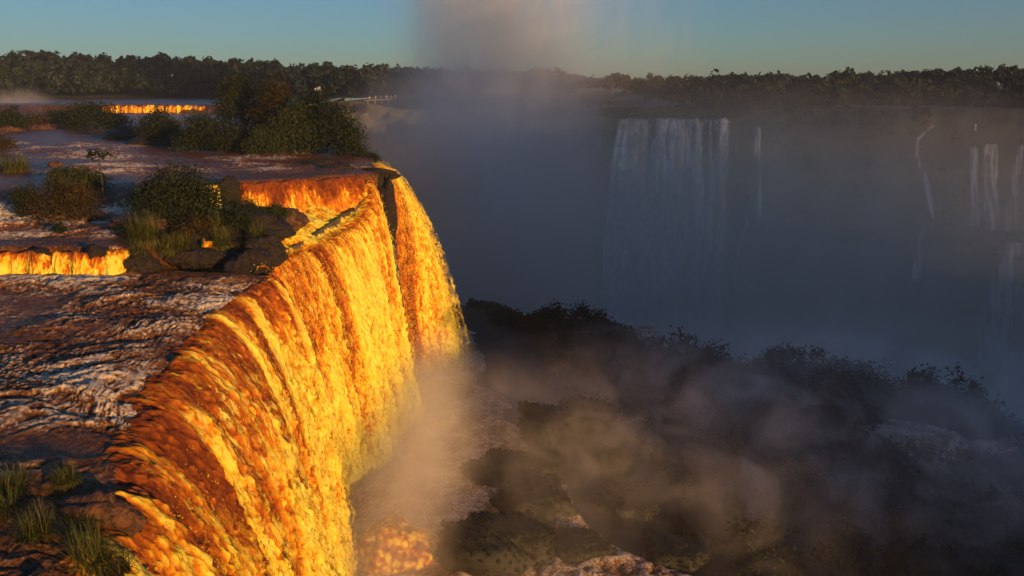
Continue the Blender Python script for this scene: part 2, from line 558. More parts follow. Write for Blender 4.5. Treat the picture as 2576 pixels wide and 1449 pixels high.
curtain("waterfall", [(lip_x(y) - .2, y, z) for y, z in ((68.5, .1), (72, -.4), (76, -1.1), (82, -1.4), (88, -1.4), (94, -1.1), (98, -.2), (100.8, 2.0), (103.4, 3.5))],
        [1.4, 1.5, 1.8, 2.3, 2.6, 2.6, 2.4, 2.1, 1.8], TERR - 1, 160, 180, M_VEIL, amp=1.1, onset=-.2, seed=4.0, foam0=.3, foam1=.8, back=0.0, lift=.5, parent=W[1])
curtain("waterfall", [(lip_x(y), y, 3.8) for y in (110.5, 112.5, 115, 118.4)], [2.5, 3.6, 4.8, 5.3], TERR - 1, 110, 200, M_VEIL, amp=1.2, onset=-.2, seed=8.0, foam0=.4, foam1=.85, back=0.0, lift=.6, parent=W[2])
# low cascades on the plateau
curtain("cascade", [(-39, 88.3, 3.9), (-36, 90, 3.95), (-33, 92, 4.0), (-31, 93.2, 4.0)], 1.7, 0.2, 160, 60, M_FALL, amp=0.4, foam0=0.7, onset=0.0, back=0.8,
        seed=12.0, fold=0.6, edge_ragged=.3, label="low foaming yellow cascade beside the leafy islet", group="low cascades on the plateau", tuck=1.6)
curtain("cascade", [(-30.6, 93.4, 4.0), (-27, 95.6, 4.0), (-23, 98.3, 4.0), (-20.5, 100, 4.0), (-17.4, 103.0, 3.9)], 2.0, 0.0, 220, 70, M_FALL, amp=0.5, foam0=0.12,
        foam1=0.45, onset=0.45, back=1.0, uneven=.9, seed=15.0, fold=0.9, edge_ragged=.2, smooth_top=.8, fine=.6,
        label="smooth glassy orange-red ledge of water above the middle curtain", group="low cascades on the plateau", tuck=1.6)
curtain("cascade", [(-47, 65.4, 1.75), (-41, 65.7, 1.8), (-36, 66.2, 1.8), (-33, 66.3, 1.75), (-30.4, 67.0, 1.6)], 1.5, -0.2, 260, 44, M_FALL, amp=0.5, foam0=0.32, foam1=.9, onset=0.2,
        uneven=1.0, back=0.8, seed=19.0, fold=0.8, edge_ragged=.2, label="small yellow cascade at the left edge beside the grassy islet", group="low cascades on the plateau", tuck=1.6)
curtain("cascade", [(-143, 303, 6.4), (-134, 304, 6.5), (-126, 304.5, 6.4), (-117, 304, 6.5), (-108, 305, 6.3)], 2.0, 2.5, 200, 30, M_FALL, amp=0.9, uneven=1.8, foam0=0.30, foam1=.62, onset=0.0,
        back=1.5, seed=23.0, fold=0.8, edge_ragged=.2, label="distant sunlit cascade behind the bushes upstream", group="low cascades on the plateau", tuck=1.6)


def riv(px, py, dz=0.0):
    """the point of the river surface seen at a picture position, dz above the water"""
    z = 2.0
    for _ in range(12):
        p = onz(px, py, z)
        z = .5 * z + .5 * float(river_level(np.array([p.x]), np.array([p.y]))[0])
    p.z = z + dz
    return p


# ------------------------------------------------------------------ rocks
def ico(sub):
    bm = bmesh.new()
    bmesh.ops.create_icosphere(bm, subdivisions=sub, radius=1.0)
    v = np.array([p.co[:] for p in bm.verts])
    f = np.array([[q.index for q in p.verts] for p in bm.faces])
    bm.free()
    return v, f


ICO = {k: ico(k) for k in (1, 2, 3, 4, 5)}


def rock_mesh(name, size, mat, seed=0.0, sub=4, rough=0.35, flat=0.0, blocky=0.0):
    v, f = ICO[sub]
    v = v.copy()
    if blocky:
        v = np.sign(v) * np.abs(v) ** (1 - 0.45 * blocky)
    n = fbm(v[:, 0] * 1.1 + seed, v[:, 1] * 1.1, v[:, 2] * 1.1 + seed * 2, 5, 0.55)
    r = 1 + rough * n - 0.12 * np.abs(perlin(v[:, 0] * 3 + seed, v[:, 1] * 3, v[:, 2] * 5))
    r = r + .15 * (1 - 2 * np.abs(perlin(v[:, 0] * 2.3 + seed, v[:, 1] * 2.3, v[:, 2] * 3.5 + 4))) + .09 * (1 - 2 * np.abs(perlin(v[:, 0] * 6 + seed, v[:, 1] * 6, v[:, 2] * 8)))
    v = v * r[:, None]
    if flat:
        v[:, 2] = np.where(v[:, 2] > flat, flat + (v[:, 2] - flat) * 0.25, v[:, 2])
    v = v * np.array(size)[None, :]
    return raw_mesh(name, v, f, mat, True)


ROCKS = []


def top_z(x, y):
    """height of the rock or water at a plan position"""
    z = float(river_level(np.array([x]), np.array([y]))[0])
    for o in ROCKS:
        l = o.location
        if abs(l.x - x) < 9 and abs(l.y - y) < 9:
            ok, p, _, _ = o.ray_cast(Vector((x - l.x, y - l.y, 50)), Vector((0, 0, -1)))
            if ok:
                z = max(z, p.z + l.z)
    return z


def rock(loc, size, mat, label, seed, group=None, sub=3, rough=.35, rotz=0, **kw):
    o = mesh_obj("rock", rock_mesh("rock", size, mat, seed, sub, rough, **kw), label=label, cat="rock", group=group)
    o.location = loc
    o.rotation_euler = (0, 0, rotz)
    ROCKS.append(o)
    return o


# ------------------------------------------------------------------ vegetation builders
def leaf_quads(c, nrm, length, width, tint):
    """rhombic leaves at centres c (N,3) with plane normals nrm"""
    n = len(c)
    a = rng.normal(size=(n, 3))
    a -= nrm * np.sum(a * nrm, 1)[:, None]
    a /= np.linalg.norm(a, axis=1)[:, None] + 1e-9
    b = np.cross(nrm, a)
    l = (np.asarray(length) * rng.uniform(0.6, 1.3, n))[:, None]
    w = (np.asarray(width) * rng.uniform(0.7, 1.2, n))[:, None]
    fold = nrm * l * 0.12
    V = np.stack([c - a * l * .5 - fold, c + b * w * .5, c + a * l * .5 - fold, c - b * w * .5], 1).reshape(-1, 3)
    return V, np.arange(4 * n).reshape(n, 4), np.repeat(tint, 4)


def crown_points(blobs, n, clump=0.5, per=14, shell=0.55):
    vol = np.array([b[1][0] * b[1][1] * b[1][2] for b in blobs]) ** (2 / 3)
    nk = max(1, n // per)
    which = rng.choice(len(blobs), nk, p=vol / vol.sum())
    d = rng.normal(size=(nk, 3))
    d /= np.linalg.norm(d, axis=1)[:, None]
    rad = rng.uniform(shell, 1.08, nk)
    cen = np.array([blobs[i][0] for i in which])
    R = np.array([blobs[i][1] for i in which])
    c = cen + d * R * rad[:, None]
    C = np.repeat(c, per, 0) + rng.normal(size=(nk * per, 3)) * clump * np.array([1, 1, .7])
    out = np.repeat(d, per, 0)
    nr = out * 0.7 + rng.normal(size=(nk * per, 3)) * 0.6 + np.array([0, 0, .35])
    nr /= np.linalg.norm(nr, axis=1)[:, None]
    tint = np.repeat(rng.uniform(-.22, .22, nk), per) + rng.uniform(-.08, .08, nk * per)
    return C, nr, tint


def crown_mesh(name, blobs, n, leaf, mat, clump=0.5, per=14, shell=0.55, aspect=0.5):
    c, nr, t = crown_points(blobs, n, clump, per, shell)
    V, F, T = leaf_quads(c, nr, leaf, leaf * aspect, t)
    return raw_mesh(name, V, F, mat, False, {"tint": T})


def tube(pts, radii, sides=6):
    pts = np.array(pts, float)
    V = []
    for i, p in enumerate(pts):
        d = pts[min(i + 1, len(pts) - 1)] - pts[max(i - 1, 0)]
        d /= np.linalg.norm(d) + 1e-9
        a = np.cross(d, [0.3, 1, 0.1])
        a /= np.linalg.norm(a) + 1e-9
        b = np.cross(d, a)
        for k in range(sides):
            t = 2 * math.pi * k / sides
            V.append(p + radii[i] * (a * math.cos(t) + b * math.sin(t)))
    F = []
    for i in range(len(pts) - 1):
        for k in range(sides):
            F.append([i * sides + k, i * sides + (k + 1) % sides, (i + 1) * sides + (k + 1) % sides, (i + 1) * sides + k])
    return np.array(V), np.array(F)


def join(parts):
    V, F, o = [], [], 0
    for v, f in parts:
        V.append(v)
        F.append(f + o)
        o += len(v)
    return np.concatenate(V), np.concatenate(F)


def limbs_mesh(name, tops, base_r, trunk_h, spread=0.0):
    parts = []
    tr = [(0, 0, -0.4), (0.03 * trunk_h, 0, trunk_h * .4), (0, 0.04 * trunk_h, trunk_h)]
    parts.append(tube(tr, [base_r * 1.3, base_r, base_r * .75], 7))
    for c in tops:
        c = np.array(c)
        st = np.array([0, 0, trunk_h * random.uniform(.25, 1)])
        mid = st * .5 + c * .5 + np.array([random.uniform(-.3, .3), random.uniform(-.3, .3), .2])
        parts.append(tube([st, mid, c], [base_r * .55, base_r * .4, base_r * .12], 5))
    V, F = join(parts)
    return raw_mesh(name, V, F, M_BARK, True)


def make_tree(kind, loc, blobs, n, leaf, mat, label, cat="tree", group=None, base_r=.15, trunk_h=1.5, clump=.5, per=14, shell=.55, aspect=.5):
    root = empty(kind, loc, label, cat, group)
    tops = [b[0] for b in blobs]
    mesh_obj("trunk" if cat == "tree" else "stem", limbs_mesh("trunk", tops, base_r, trunk_h), root)
    mesh_obj("crown" if cat == "tree" else "foliage", crown_mesh("crown", blobs, n, leaf, mat, clump, per, shell, aspect), root)
    return root


def blob_set(w, d, h, k, base=0.25, r=0.30):
    k = int(k * 1.6)
    """random overlapping ellipsoids filling a w x d x h mound"""
    out = []
    for i in range(k):
        a = random.uniform(0, 2 * math.pi)
        q = math.sqrt(random.random())
        x, y = q * math.cos(a) * w * .34, q * math.sin(a) * d * .34
        top = h * (1 - .55 * q * q) * random.uniform(.75, 1.0)
        rr = r * random.uniform(.7, 1.1)
        out.append(((x, y, max(base * h * .6, top - h * rr * .8)), (w * rr * .7, d * rr * .7, h * rr)))
    out.append(((0, 0, h * .3), (w * .42, d * .42, h * .3)))
    return out


def bush(loc, w, d, h, n, leaf, mat, label, group=None, k=7, name="shrub", clump=.3, shell=.5, base_r=.06, aspect=.5):
    return make_tree(name, loc, blob_set(w, d, h, k), n, leaf, mat, label, "shrub", group, base_r, h * .35, clump, 12, shell, aspect)


def tuft_mesh(n, length, droop, spread, width=.025, mat=M_GRASS):
    V, F, T = [], [], []
    seg = 4
    for i in range(n):
        a = random.uniform(0, 2 * math.pi)
        lean = abs(random.gauss(.55, .35)) * droop
        l = length * random.uniform(.55, 1.15)
        r0 = spread * math.sqrt(random.random())
        b = random.uniform(0, 2 * math.pi)
        p = np.array([r0 * math.cos(b), r0 * math.sin(b), 0.0])
        d = np.array([math.cos(a), math.sin(a), 0])
        side = np.array([-d[1], d[0], 0]) * width * random.uniform(.6, 1.2)
        base = len(V)
        ang = .2 + lean * .65
        t = random.uniform(-.2, .25)
        for s in range(seg + 1):
            k = 1 - s / seg * .9
            V.append(p - side * k)
            V.append(p + side * k)
            T += [t, t]
            p = p + (d * math.sin(ang) + np.array([0, 0, math.cos(ang)])) * l / seg
            ang += lean * .75 * random.uniform(.7, 1.2)
        for s in range(seg):
            q = base + 2 * s
            F.append([q, q + 1, q + 3, q + 2])
    return raw_mesh("grass_tuft", np.array(V), np.array(F), mat, True, {"tint": T})


def tuft(loc, n, length, label, droop=1.0, spread=.35, group="grass tufts on the near rocks", mat=M_GRASS, width=.025):
    o = mesh_obj("grass_tuft", tuft_mesh(n, length, droop, spread, width, mat), label=label, cat="grass", group=group)
    o.location = loc
    return o


# ------------------------------------------------------------------ near left bank: wet rocks and tufts
rock((-18.4, 25.0, -2.0), (4.6, 3.4, 1.9), M_ROCK, "broad dark wet rock slab in the lower left corner", 1.1, "dark rocks at the near brink", 5, .28, flat=.55)
rock((-14.3, 23.4, -2.2), (1.7, 2.0, 2.0), M_ROCK, "dark rock at the brink under the longest grass", 3.7, "dark rocks at the near brink", 4, .3)
rock((-15.4, 28.3, -.75), (1.5, .9, 1.0), M_ROCK_RED, "low reddish rock jutting into the near falls", 5.2, "dark rocks at the near brink", 4, .3)
rock((-17.4, 29.9, -.25), (.75, .55, .55), M_ROCK_RED, "small reddish rock below the round tuft", 6.4, "dark rocks at the near brink", 4, .3)
rock((-20.6, 28.6, -.6), (2.4, 1.4, .9), M_ROCK, "dark rock under the pair of tufts at the left edge", 7.7, "dark rocks at the near brink", 4, .3)
for px, py, n, l, sp, lab, m_ in ((28, 1232, 700, 1.25, .5, "bushy green grass tuft at the left edge, upper of two", M_GRASS),
                                 (5, 1290, 500, 1.1, .45, "green grass tuft cut by the left edge, lower of two", M_GRASS),
                                 (165, 1208, 560, .8, .35, "small round grass tuft above the reddish rock", M_GRASS),
                                 (92, 1345, 700, 1.2, .4, "round grass tuft on the dark slab beside the white trickle", M_GRASS),
                                 (190, 1325, 420, .75, .6, "low spreading grass patch behind the longest tuft", M_GRASS),
                                 (225, 1420, 700, 1.6, .45, "long arching grass tuft at the bottom left brink", M_GRASS),
                                 (285, 1438, 420, .9, .5, "reddish drooping grass below the longest tuft", M_LEAF_DRY)):
    p = onz(px, py, 0)
    for _ in range(6):
        p = onz(px, py, top_z(p.x, p.y))
    tuft((p.x, p.y, p.z - .08), n, l, lab, 1.35, sp, width=.02, mat=m_)

for x, y, w, lab in ((-44.0, 65.9, .9, "black rock breaking the small cascade near the left edge"), (-37.2, 66.4, .7, "small black rock in the middle of the small cascade"),
                     (-33.0, 66.6, .8, "black rock at the right end of the small cascade")):
    rock((x, y, 1.5), (w, w * .8, w * .8), M_ROCK, lab, x, "rocks in the small cascade", 3, .4)
rock((-30.8, 92.9, 3.0), (1.0, 1.0, 1.7), M_ROCK, "dark rock splitting the ledge of water above the islet", 83.0, "rocks in the small cascade", 4, .4)

# ------------------------------------------------------------------ the islet in the middle of the left river
IG = "rocks of the leafy islet"
rock((-29.0, 79.0, .7), (6.0, 5.6, 2.4), M_ROCK, "large dark rock base of the leafy islet", 11.0, IG, 5, .35, flat=.5)
rock((-33.5, 75.8, 2.0), (2.5, 1.7, 1.7), M_ROCK_RED, "orange lit boulder at the left end of the islet", 12.3, IG, 4, .3, flat=.5)
rock((-25.5, 86.5, 1.3), (3.6, 2.4, 1.8), M_ROCK_RED, "reddish ledge rock at the upstream end of the islet", 13.1, IG, 4, .35, flat=.4)
rock((-22.4, 74.2, .1), (1.9, 1.5, 1.4), M_ROCK, "black rock at the right tip of the islet", 14.2, IG, 4, .35)
rock((-26.8, 71.8, .1), (2.8, 1.2, .8), M_ROCK, "low black rock wet with foam at the front of the islet", 15.4, IG, 4, .35)
rock((-24.6, 79.5, 1.2), (2.6, 1.8, 1.6), M_ROCK, "wet rock with white water running over it on the islet", 16.4, IG, 4, .35)
rock((-31.0, 72.0, .3), (2.0, 1.2, 1.0), M_ROCK, "black rock between the small cascade and the tall grass", 17.4, IG, 4, .35)
for x, y, w, h, m_, lab in ((-26.2, 81.5, 4.0, 2.2, M_LEAF, "dark low shrub at the back of the islet"), (-25.0, 76.6, 3.2, 1.8, M_LEAF, "dark low shrub above the right tip of the islet"),
                        (-28.0, 74.0, 3.6, 1.9, M_LEAF_DRY, "rusty low shrub at the front of the islet"), (-33.4, 73.4, 2.6, 1.6, M_LEAF, "dark low shrub on the orange boulder"),
                        (-23.4, 83.6, 2.6, 1.5, M_LEAF_BRIGHT, "small green shrub beside the white chute")):
    bush((x, y, top_z(x, y) - .15), w, w * .8, h, 2400, .22, m_, lab, "shrubs on the islet", 6, clump=.3)
rock((-21.7, 69.9, -.1), (1.7, 1.2, 1.2), M_ROCK, "black rock at the corner where the near and middle curtains part", 18.4, IG, 4, .4)
rock((-30.0, 67.6, .4), (1.3, 1.0, 1.0), M_ROCK, "black rock at the right side of the small cascade's foot", 19.4, IG, 4, .4)
tuft((-30.2, 67.4, top_z(-30.2, 67.4) - .1), 320, 1.0, "grass on the black rock beside the small cascade", 1.35, .5, "grass clumps on the islet", width=.035)
# thin white water running off the islet
curtain("cascade", [(-25.6, 80.2, 2.6), (-24.2, 81.0, 2.5), (-22.8, 82.0, 2.2)], 1.6, -1.0, 90, 60, M_FALL, amp=.35, foam0=.75, onset=0, back=1.5, seed=41., fold=.6, edge_ragged=.5,
        label="short white chute over the wet rock on the islet", group="low cascades on the plateau", tuck=1.6)
curtain("cascade", [(-27.8, 72.6, 1.5), (-26.6, 72.4, 1.5), (-25.2, 72.6, 1.4)], .9, -.3, 80, 40, M_FALL, amp=.25, foam0=.6, onset=0, back=1.0, seed=44., fold=.6, edge_ragged=.4,
        label="little veil of water at the front of the islet", group="low cascades on the plateau", tuck=1.6)
bush((-30.4, 77.5, 2.2), 11.5, 6.5, 5.6, 12000, .30, M_LEAF, "large dark leafy shrub in the middle of the islet", "shrubs on the islet", 12, clump=.5)
bush((-35.5, 84.0, 2.2), 5.0, 4.0, 3.6, 3500, .26, M_LEAF, "sparse dark shrub at the upstream left of the islet", "shrubs on the islet", 8, clump=.5)
bush(riv(160, 552), 7.6, 6.0, 4.8, 9500, .22, M_LEAF_DRY, "big round rusty-orange shrub left of the islet", "shrubs on the islet", 11, clump=.4)
bush(riv(75, 545), 3.4, 3.0, 3.6, 3000, .24, M_LEAF, "dark narrow shrub beside the rusty shrub", "shrubs on the islet", 6)
bush(riv(190, 470), 7.6, 3.0, 2.4, 3800, .40, M_LEAF_BRIGHT, "low wide green shrub behind the rusty shrub", "shrubs on the islet", 7, clump=.35, aspect=.4)
bush(riv(150, 588), 1.5, 1.3, 1.2, 900, .16, M_LEAF, "small green bush standing alone in the rapids", "shrubs on the islet", 4, clump=.2)
for x, y, z, n, l, lab in ((-31.4, 71.6, 1.3, 800, 2.3, "tall bright green grass hanging at the front of the islet"),
                           (-29.3, 71.4, .8, 380, 1.3, "short green grass beside the tall grass on the islet"),
                           (-26.8, 76.0, 2.2, 420, 1.5, "green grass clump in the middle of the islet"),
                           (-25.4, 84.0, 2.2, 320, 1.3, "dark grass clump at the islet's upstream rock"),
                           (-22.8, 75.2, 1.9, 380, 1.4, "green grass clump on the right tip of the islet"),
                           (-21.0, 72.8, 1.1, 300, 1.1, "low grass clump farthest right on the islet"),
                           (-27.4, 88.4, 2.0, 260, .9, "little grass clump below the yellow cascade"),
                           (-28.6, 72.4, 1.1, 560, 1.6, "green grass on the long front rock of the islet"),
                           (-25.4, 73.4, 1.1, 560, 1.6, "green grass between the two black front rocks of the islet"),
                           (-23.0, 72.2, 1.1, 300, 1.2, "olive grass clump at the waterline of the right tip")):
    tuft((x, y, top_z(x, y) - .1), int(n * 1.4), l * 1.15, lab, 1.35, .75 * l * .6, "grass clumps on the islet", width=.04)


def palm_tree(loc, h, label):
    root = empty("thin_tree", loc, label, "tree")
    V, F = tube([(0, 0, -.3), (.05, 0, h * .5), (0, 0, h)], [.09, .07, .05], 6)
    mesh_obj("trunk", raw_mesh("trunk", V, F, M_BARK), root)
    V, F, T, o = [], [], [], 0
    for k in range(16):
        a = k * 2.4 + random.uniform(-.3, .3)
        rr = random.uniform(.6, 1.5)
        zc = h + random.uniform(-.5, .35)
        end = np.array([math.cos(a) * rr, math.sin(a) * rr, zc])
        c = end[None, :] + rng.normal(size=(9, 3)) * .16
        nr = rng.normal(size=(9, 3)) * .5 + np.array([0, 0, 1])
        nr /= np.linalg.norm(nr, axis=1)[:, None]
        v, f, t = leaf_quads(c, nr, .55, .2, rng.uniform(-.2, .1, 9))
        V.append(v); F.append(f + o); T.append(t); o += len(v)
    mesh_obj("crown", raw_mesh("crown", np.concatenate(V), np.concatenate(F), M_LEAF, False, {"tint": np.concatenate(T)}), root)
    return root


palm_tree(riv(262, 515), 5.2, "thin bare-stemmed tree with a small leafy top above the islet")

# ------------------------------------------------------------------ left edge clumps on the upper river
tuft(onz(40, 432, 4), 500, 2.6, "tall reedy grass clump at the left edge of the upper river", 1.0, 1.4, "reeds at the left edge", width=.05)
bush(onz(10, 385, 4), 6, 4, 3.2, 1800, .3, M_LEAF_DRY, "brownish shrub behind the reeds at the left edge", "shrubs on the upper river", 6)
rock(onz(8, 428, 4), (1.0, .8, .8), M_ROCK_RED, "small orange stone at the foot of the reeds", 21.0, "stones in the upper river")
rock(onz(140, 418, 4), (1.0, .7, .6), M_ROCK_RED, "small reddish stone right of the reeds", 22.0, "stones in the upper river")
rock(onz(320, 350, 4), (3.6, 2.4, 2.1), M_ROCK, "pointed black boulder upstream in the calm water", 23.0, "stones in the upper river", rough=.4)
rock(onz(412, 364, 4), (5.6, 2.6, 1.8), M_ROCK, "wide black rock carrying the lone bush upstream", 24.0, "stones in the upper river")
rock(onz(470, 366, 4), (4.2, 2.2, 2.0), M_ROCK, "black rock at the left foot of the tree island", 25.0, "stones in the upper river")
bush(onz(400, 352, 5), 9, 6, 6.0, 4200, .42, M_LEAF, "lone leafy bush on a black rock upstream", "shrubs on the upper river", 8, clump=.6, base_r=.1)
bush(onz(245, 328, 4), 17, 9, 6.6, 7000, .5, M_LEAF, "wide dark bush in front of the distant cascade", "shrubs on the upper river", 10, clump=.8, base_r=.15)
bush(onz(200, 318, 4), 12, 8, 8.0, 1800, .5, M_LEAF, "sparse twiggy tree rising behind the wide dark bush", "shrubs on the upper river", 8, clump=.9, base_r=.15)
bush(onz(15, 328, 4), 11, 8, 5.8, 4200, .5, M_LEAF, "dark bush at the far left edge upstream", "shrubs on the upper river", 7, clump=.7, base_r=.12)
bush(onz(80, 322, 4), 14, 8, 3.8, 3200, .5, M_LEAF_DRY, "olive scrub between the two dark bushes upstream", "shrubs on the upper river", 8, clump=.7)
bush(onz(150, 312, 4), 13, 8, 4.0, 3000, .5, M_LEAF_BRIGHT, "pale green scrub behind the sunlit stones upstream", "shrubs on the upper river", 8, clump=.7)
bush(onz(490, 330, 4), 12, 6, 5.6, 1600, .45, M_LEAF, "airy bush between the lone bush and the tree island", "shrubs on the upper river", 6, clump=.8, base_r=.1)
rock(onz(120, 324, 4), (7, 2, 1.0), M_ROCK_RED, "long low sunlit stone on the upstream bank", 26.0, "stones in the upper river")
rock(onz(190, 322, 4), (2.2, 1.5, 1.5), M_ROCK_RED, "rounded sunlit stone on the upstream bank", 27.0, "stones in the upper river")
rock(onz(30, 330, 4), (2.6, 1.5, 1.0), M_ROCK_RED, "sunlit stone below the far left bush", 28.0, "stones in the upper river")

# ------------------------------------------------------------------ the tree island at the brink
TG = "trees on the island at the brink"
rock(onz(670, 382, 3.4), (14, 4.5, 1.4), M_ROCK, "long dark rock bed under the tree island", 31.0, "stones in the upper river", 5, .3)


def island_tree(px, py, w, d, h, n, mat, label, k=9, z=4.4, clump=.6, leaf=.42, dy=0, shell=.5, r=.30):
    p = onz(px, py, z)
    p.y += dy
    return make_tree("island_tree", p, blob_set(w, d, h, k, r=r), n, leaf, mat, label, "tree", TG, .22, h * .4, clump, 12, shell)


island_tree(600, 366, 12, 9, 13.6, 6200, M_LEAF, "tallest airy tree on the island at the brink", 13, clump=.75, leaf=.5, dy=4, shell=.7, r=.22)
island_tree(690, 372, 10, 8, 12.4, 8500, M_LEAF_DRY, "round rusty-topped tree in the middle of the island", 9, dy=2)
island_tree(795, 376, 12, 8, 10.2, 9500, M_LEAF, "dense dark tree at the right of the island", 9, dy=1)
island_tree(850, 380, 9, 6, 8.2, 6200, M_LEAF, "dark tree leaning right with a bare twig", 8)
island_tree(740, 380, 9, 6, 8.6, 6200, M_LEAF_BRIGHT, "greener low tree between the rusty and the dense tree", 8)
bush(onz(530, 374, 4.4), 12, 7, 5.0, 5600, .4, M_LEAF, "black shaded scrub at the left foot of the island", TG, 8, clump=.6)
bush(onz(600, 378, 4.4), 11, 6, 4.2, 5200, .38, M_LEAF, "dark hanging scrub below the tallest island tree", TG, 8, clump=.5)
bush(onz(670, 384, 4.3), 8, 4, 4.6, 4600, .34, M_LEAF_BRIGHT, "lighter green bush at the island's waterline", TG, 8, clump=.4)
bush(onz(885, 390, 4.0), 5.4, 4, 3.0, 2600, .34, M_LEAF, "low scrub at the right tip of the island", TG, 6, clump=.4)
bush(onz(935, 410, 3.2), 2.4, 2.4, 2.0, 1200, .26, M_LEAF, "round bush overhanging the gorge behind the falls", TG, 5)
rock(onz(815, 415, 3.9), (1.9, 1.0, .7), M_ROCK, "small dark rock left of the brown one near the far brink", 33.0, "rocks at the far brink")
rock(onz(850, 427, 3.9), (2.0, 1.1, .8), M_ROCK, "brown rock parting the water near the far brink", 34.0, "rocks at the far brink")
rock(onz(952, 440, 3.4), (2.3, 1.2, .8), M_ROCK, "dark rock on the far brink above the cleft", 35.0, "rocks at the far brink", rough=.4)
rock(onz(945, 462, 2.4), (1.1, 1.0, 1.0), M_ROCK, "black rock at the head of the dark cleft", 36.0, "rocks at the far brink", rough=.4)
rock((-15.6, 106.0, -1.6), (1.0, 1.0, 3.6), M_ROCK, "tall wet black rock inside the dark cleft", 37.0, "rocks at the far brink", rough=.5)

# ------------------------------------------------------------------ cliffs below the brinks
def wall_sheet(name, plan, top, bottom, nu, nv, amp, mat, seed, kind="structure", label=None, ledge=None):
    plan = np.array(plan, float)
    seg = np.r_[0, np.cumsum(np.linalg.norm(np.diff(plan, axis=0), axis=1))]
    u = np.linspace(0, seg[-1], nu)
    P = np.stack([np.interp(u, seg, plan[:, k]) for k in range(2)], -1)
    T = np.gradient(P, axis=0)
    T /= np.linalg.norm(T, axis=1)[:, None]
    N = np.stack([T[:, 1], -T[:, 0]], -1)
    zt = np.interp(u, seg, top) if np.ndim(top) else np.full(nu, top)
    q = np.linspace(0, 1, nv)
    Z = zt[None, :] + (bottom - zt)[None, :] * q[:, None]
    U = np.repeat(u[None, :], nv, 0)
    off = amp * (fbm(U / 14, Z / 26, seed, 4) + .5 * (1 - 2 * np.abs(perlin(U / 5, Z / 30, seed + 9))) + .35 * perlin(U / 30, Z / 4, seed + 4))
    off = off + (bottom - Z) * 0 + 0.10 * (zt[None, :] - Z)
    if ledge is not None:
        lz, lo, wgt = ledge
        wg = np.interp(u, seg, wgt)
        off = off + lo * wg[None, :] * sstep(lz + 1.5, lz - 1.0, Z + 1.5 * perlin(U / 9, 2.2, seed))
    edge = sstep(0, 0.05, q)[:, None]
    X = P[None, :, 0] + N[None, :, 0] * off * edge
    Y = P[None, :, 1] + N[None, :, 1] * off * edge
    pts = np.stack([X, Y, Z], -1).reshape(-1, 3)
    o = mesh_obj(name, raw_mesh(name, pts, grid_faces(nv, nu), mat, True), kind=kind, label=label)
    return pts.reshape(nv, nu, 3), N


wall_sheet("cliff", [(lip_x(y) - 1.8, y) for y in (10, 20, 30, 41, 50, 57, 66, 72, 85, 100, 106, 112, 118, 126, 140, 200, 300, 420, 476)],
           [-1.0] * 9 + [0.5, 1.5, 2.5, 2.5, 3.0, 3.2, 3.2, 5.2, 5.6, 5.8], -75, 300, 60, 0.7, M_CLIFF, 2.0, label="wet dark cliff behind the golden falls")

# far canyon wall
FW = [(-84, 420), (-60, 470), (0, 480), (22, 380), (26, 290), (30, 256), (46, 253), (64, 252), (72, 250), (90, 243), (105, 236), (122, 230), (140, 225), (165, 220), (210, 222), (300, 250), (420, 300)]
FZ = [5, 6, 6, 6, 5, 3.6, 3.6, 3.8, 6.5, 7.5, 7.5, 7.5, 7.5, 7.5, 8, 9, 10]
LW = [0, 0, 0, 0, 0, 0, 0, 0, .2, .7, .9, 1, 1, 1, 1, 1, 1]
far_wall, far_N = wall_sheet("canyon_wall", FW, FZ, -76, 300, 64, 2.4, M_CLIFF, 6.0, label="hazy dark far wall of the gorge", ledge=(-26, 12, LW))

# plateau top behind the far wall
plan = np.array(FW)
back = plan + np.array([40, 500])
V = np.concatenate([np.c_[plan, np.array(FZ) + .0], np.c_[back, np.array(FZ) + 1.0]])
n = len(plan)
mesh_obj("plateau", raw_mesh("plateau", V, np.array([[i, i + 1, n + i + 1, n + i] for i in range(n - 1)]), M_SOIL), kind="structure", label="forested plateau above the far wall")

# ------------------------------------------------------------------ gorge floor, terrace and far ground
def ground_mesh():
    xs = np.r_[np.linspace(-30, 120, 110), np.linspace(124, 420, 24)]
    ys = np.r_[np.linspace(-60, 40, 12), np.linspace(41, 190, 110), np.linspace(196, 500, 24)]
    X, Y = np.meshgrid(xs, ys)
    # crest of the scrub ridge that rims the terrace
    cy_ = np.interp(X, [-30, -12, 0, 14, 26, 46, 57, 80, 140, 420], [160, 152, 140, 128, 112, 103, 92, 70, 40, 30])
    d = Y - cy_
    rise = 3.8 * np.exp(-((d + 3) / 9.0) ** 2) * sstep(-12, 18, X) + 1.5 * np.exp(-((d + 3) / 9.0) ** 2)
    Z = TERR + rise * (0.75 + .5 * fbm(X / 12, Y / 12, 3.0, 3))
    Z = Z + sstep(8, 24, X) * sstep(52, 92, Y) * 2.0 * (fbm(X / 9, Y / 9, 5.0, 3) + .2)
    Z = Z - 50 * sstep(2, 40, d)
    Z = Z + .3 * fbm(X / 2.5, Y / 2.5, 6.0, 3)
    return X, Y, Z


GX, GY, GZ = ground_mesh()
mesh_obj("terrace", raw_mesh("terrace", np.stack([GX, GY, GZ], -1).reshape(-1, 3), grid_faces(*GX.shape), M_MOSSROCK), kind="structure",
         label="dark mossy terrace at the foot of the falls, dropping to the gorge")


def ground_z(x, y):
    i = np.clip(np.searchsorted(GY[:, 0], y), 0, GY.shape[0] - 1)
    j = np.clip(np.searchsorted(GX[0], x), 0, GX.shape[1] - 1)
    return GZ[i, j]


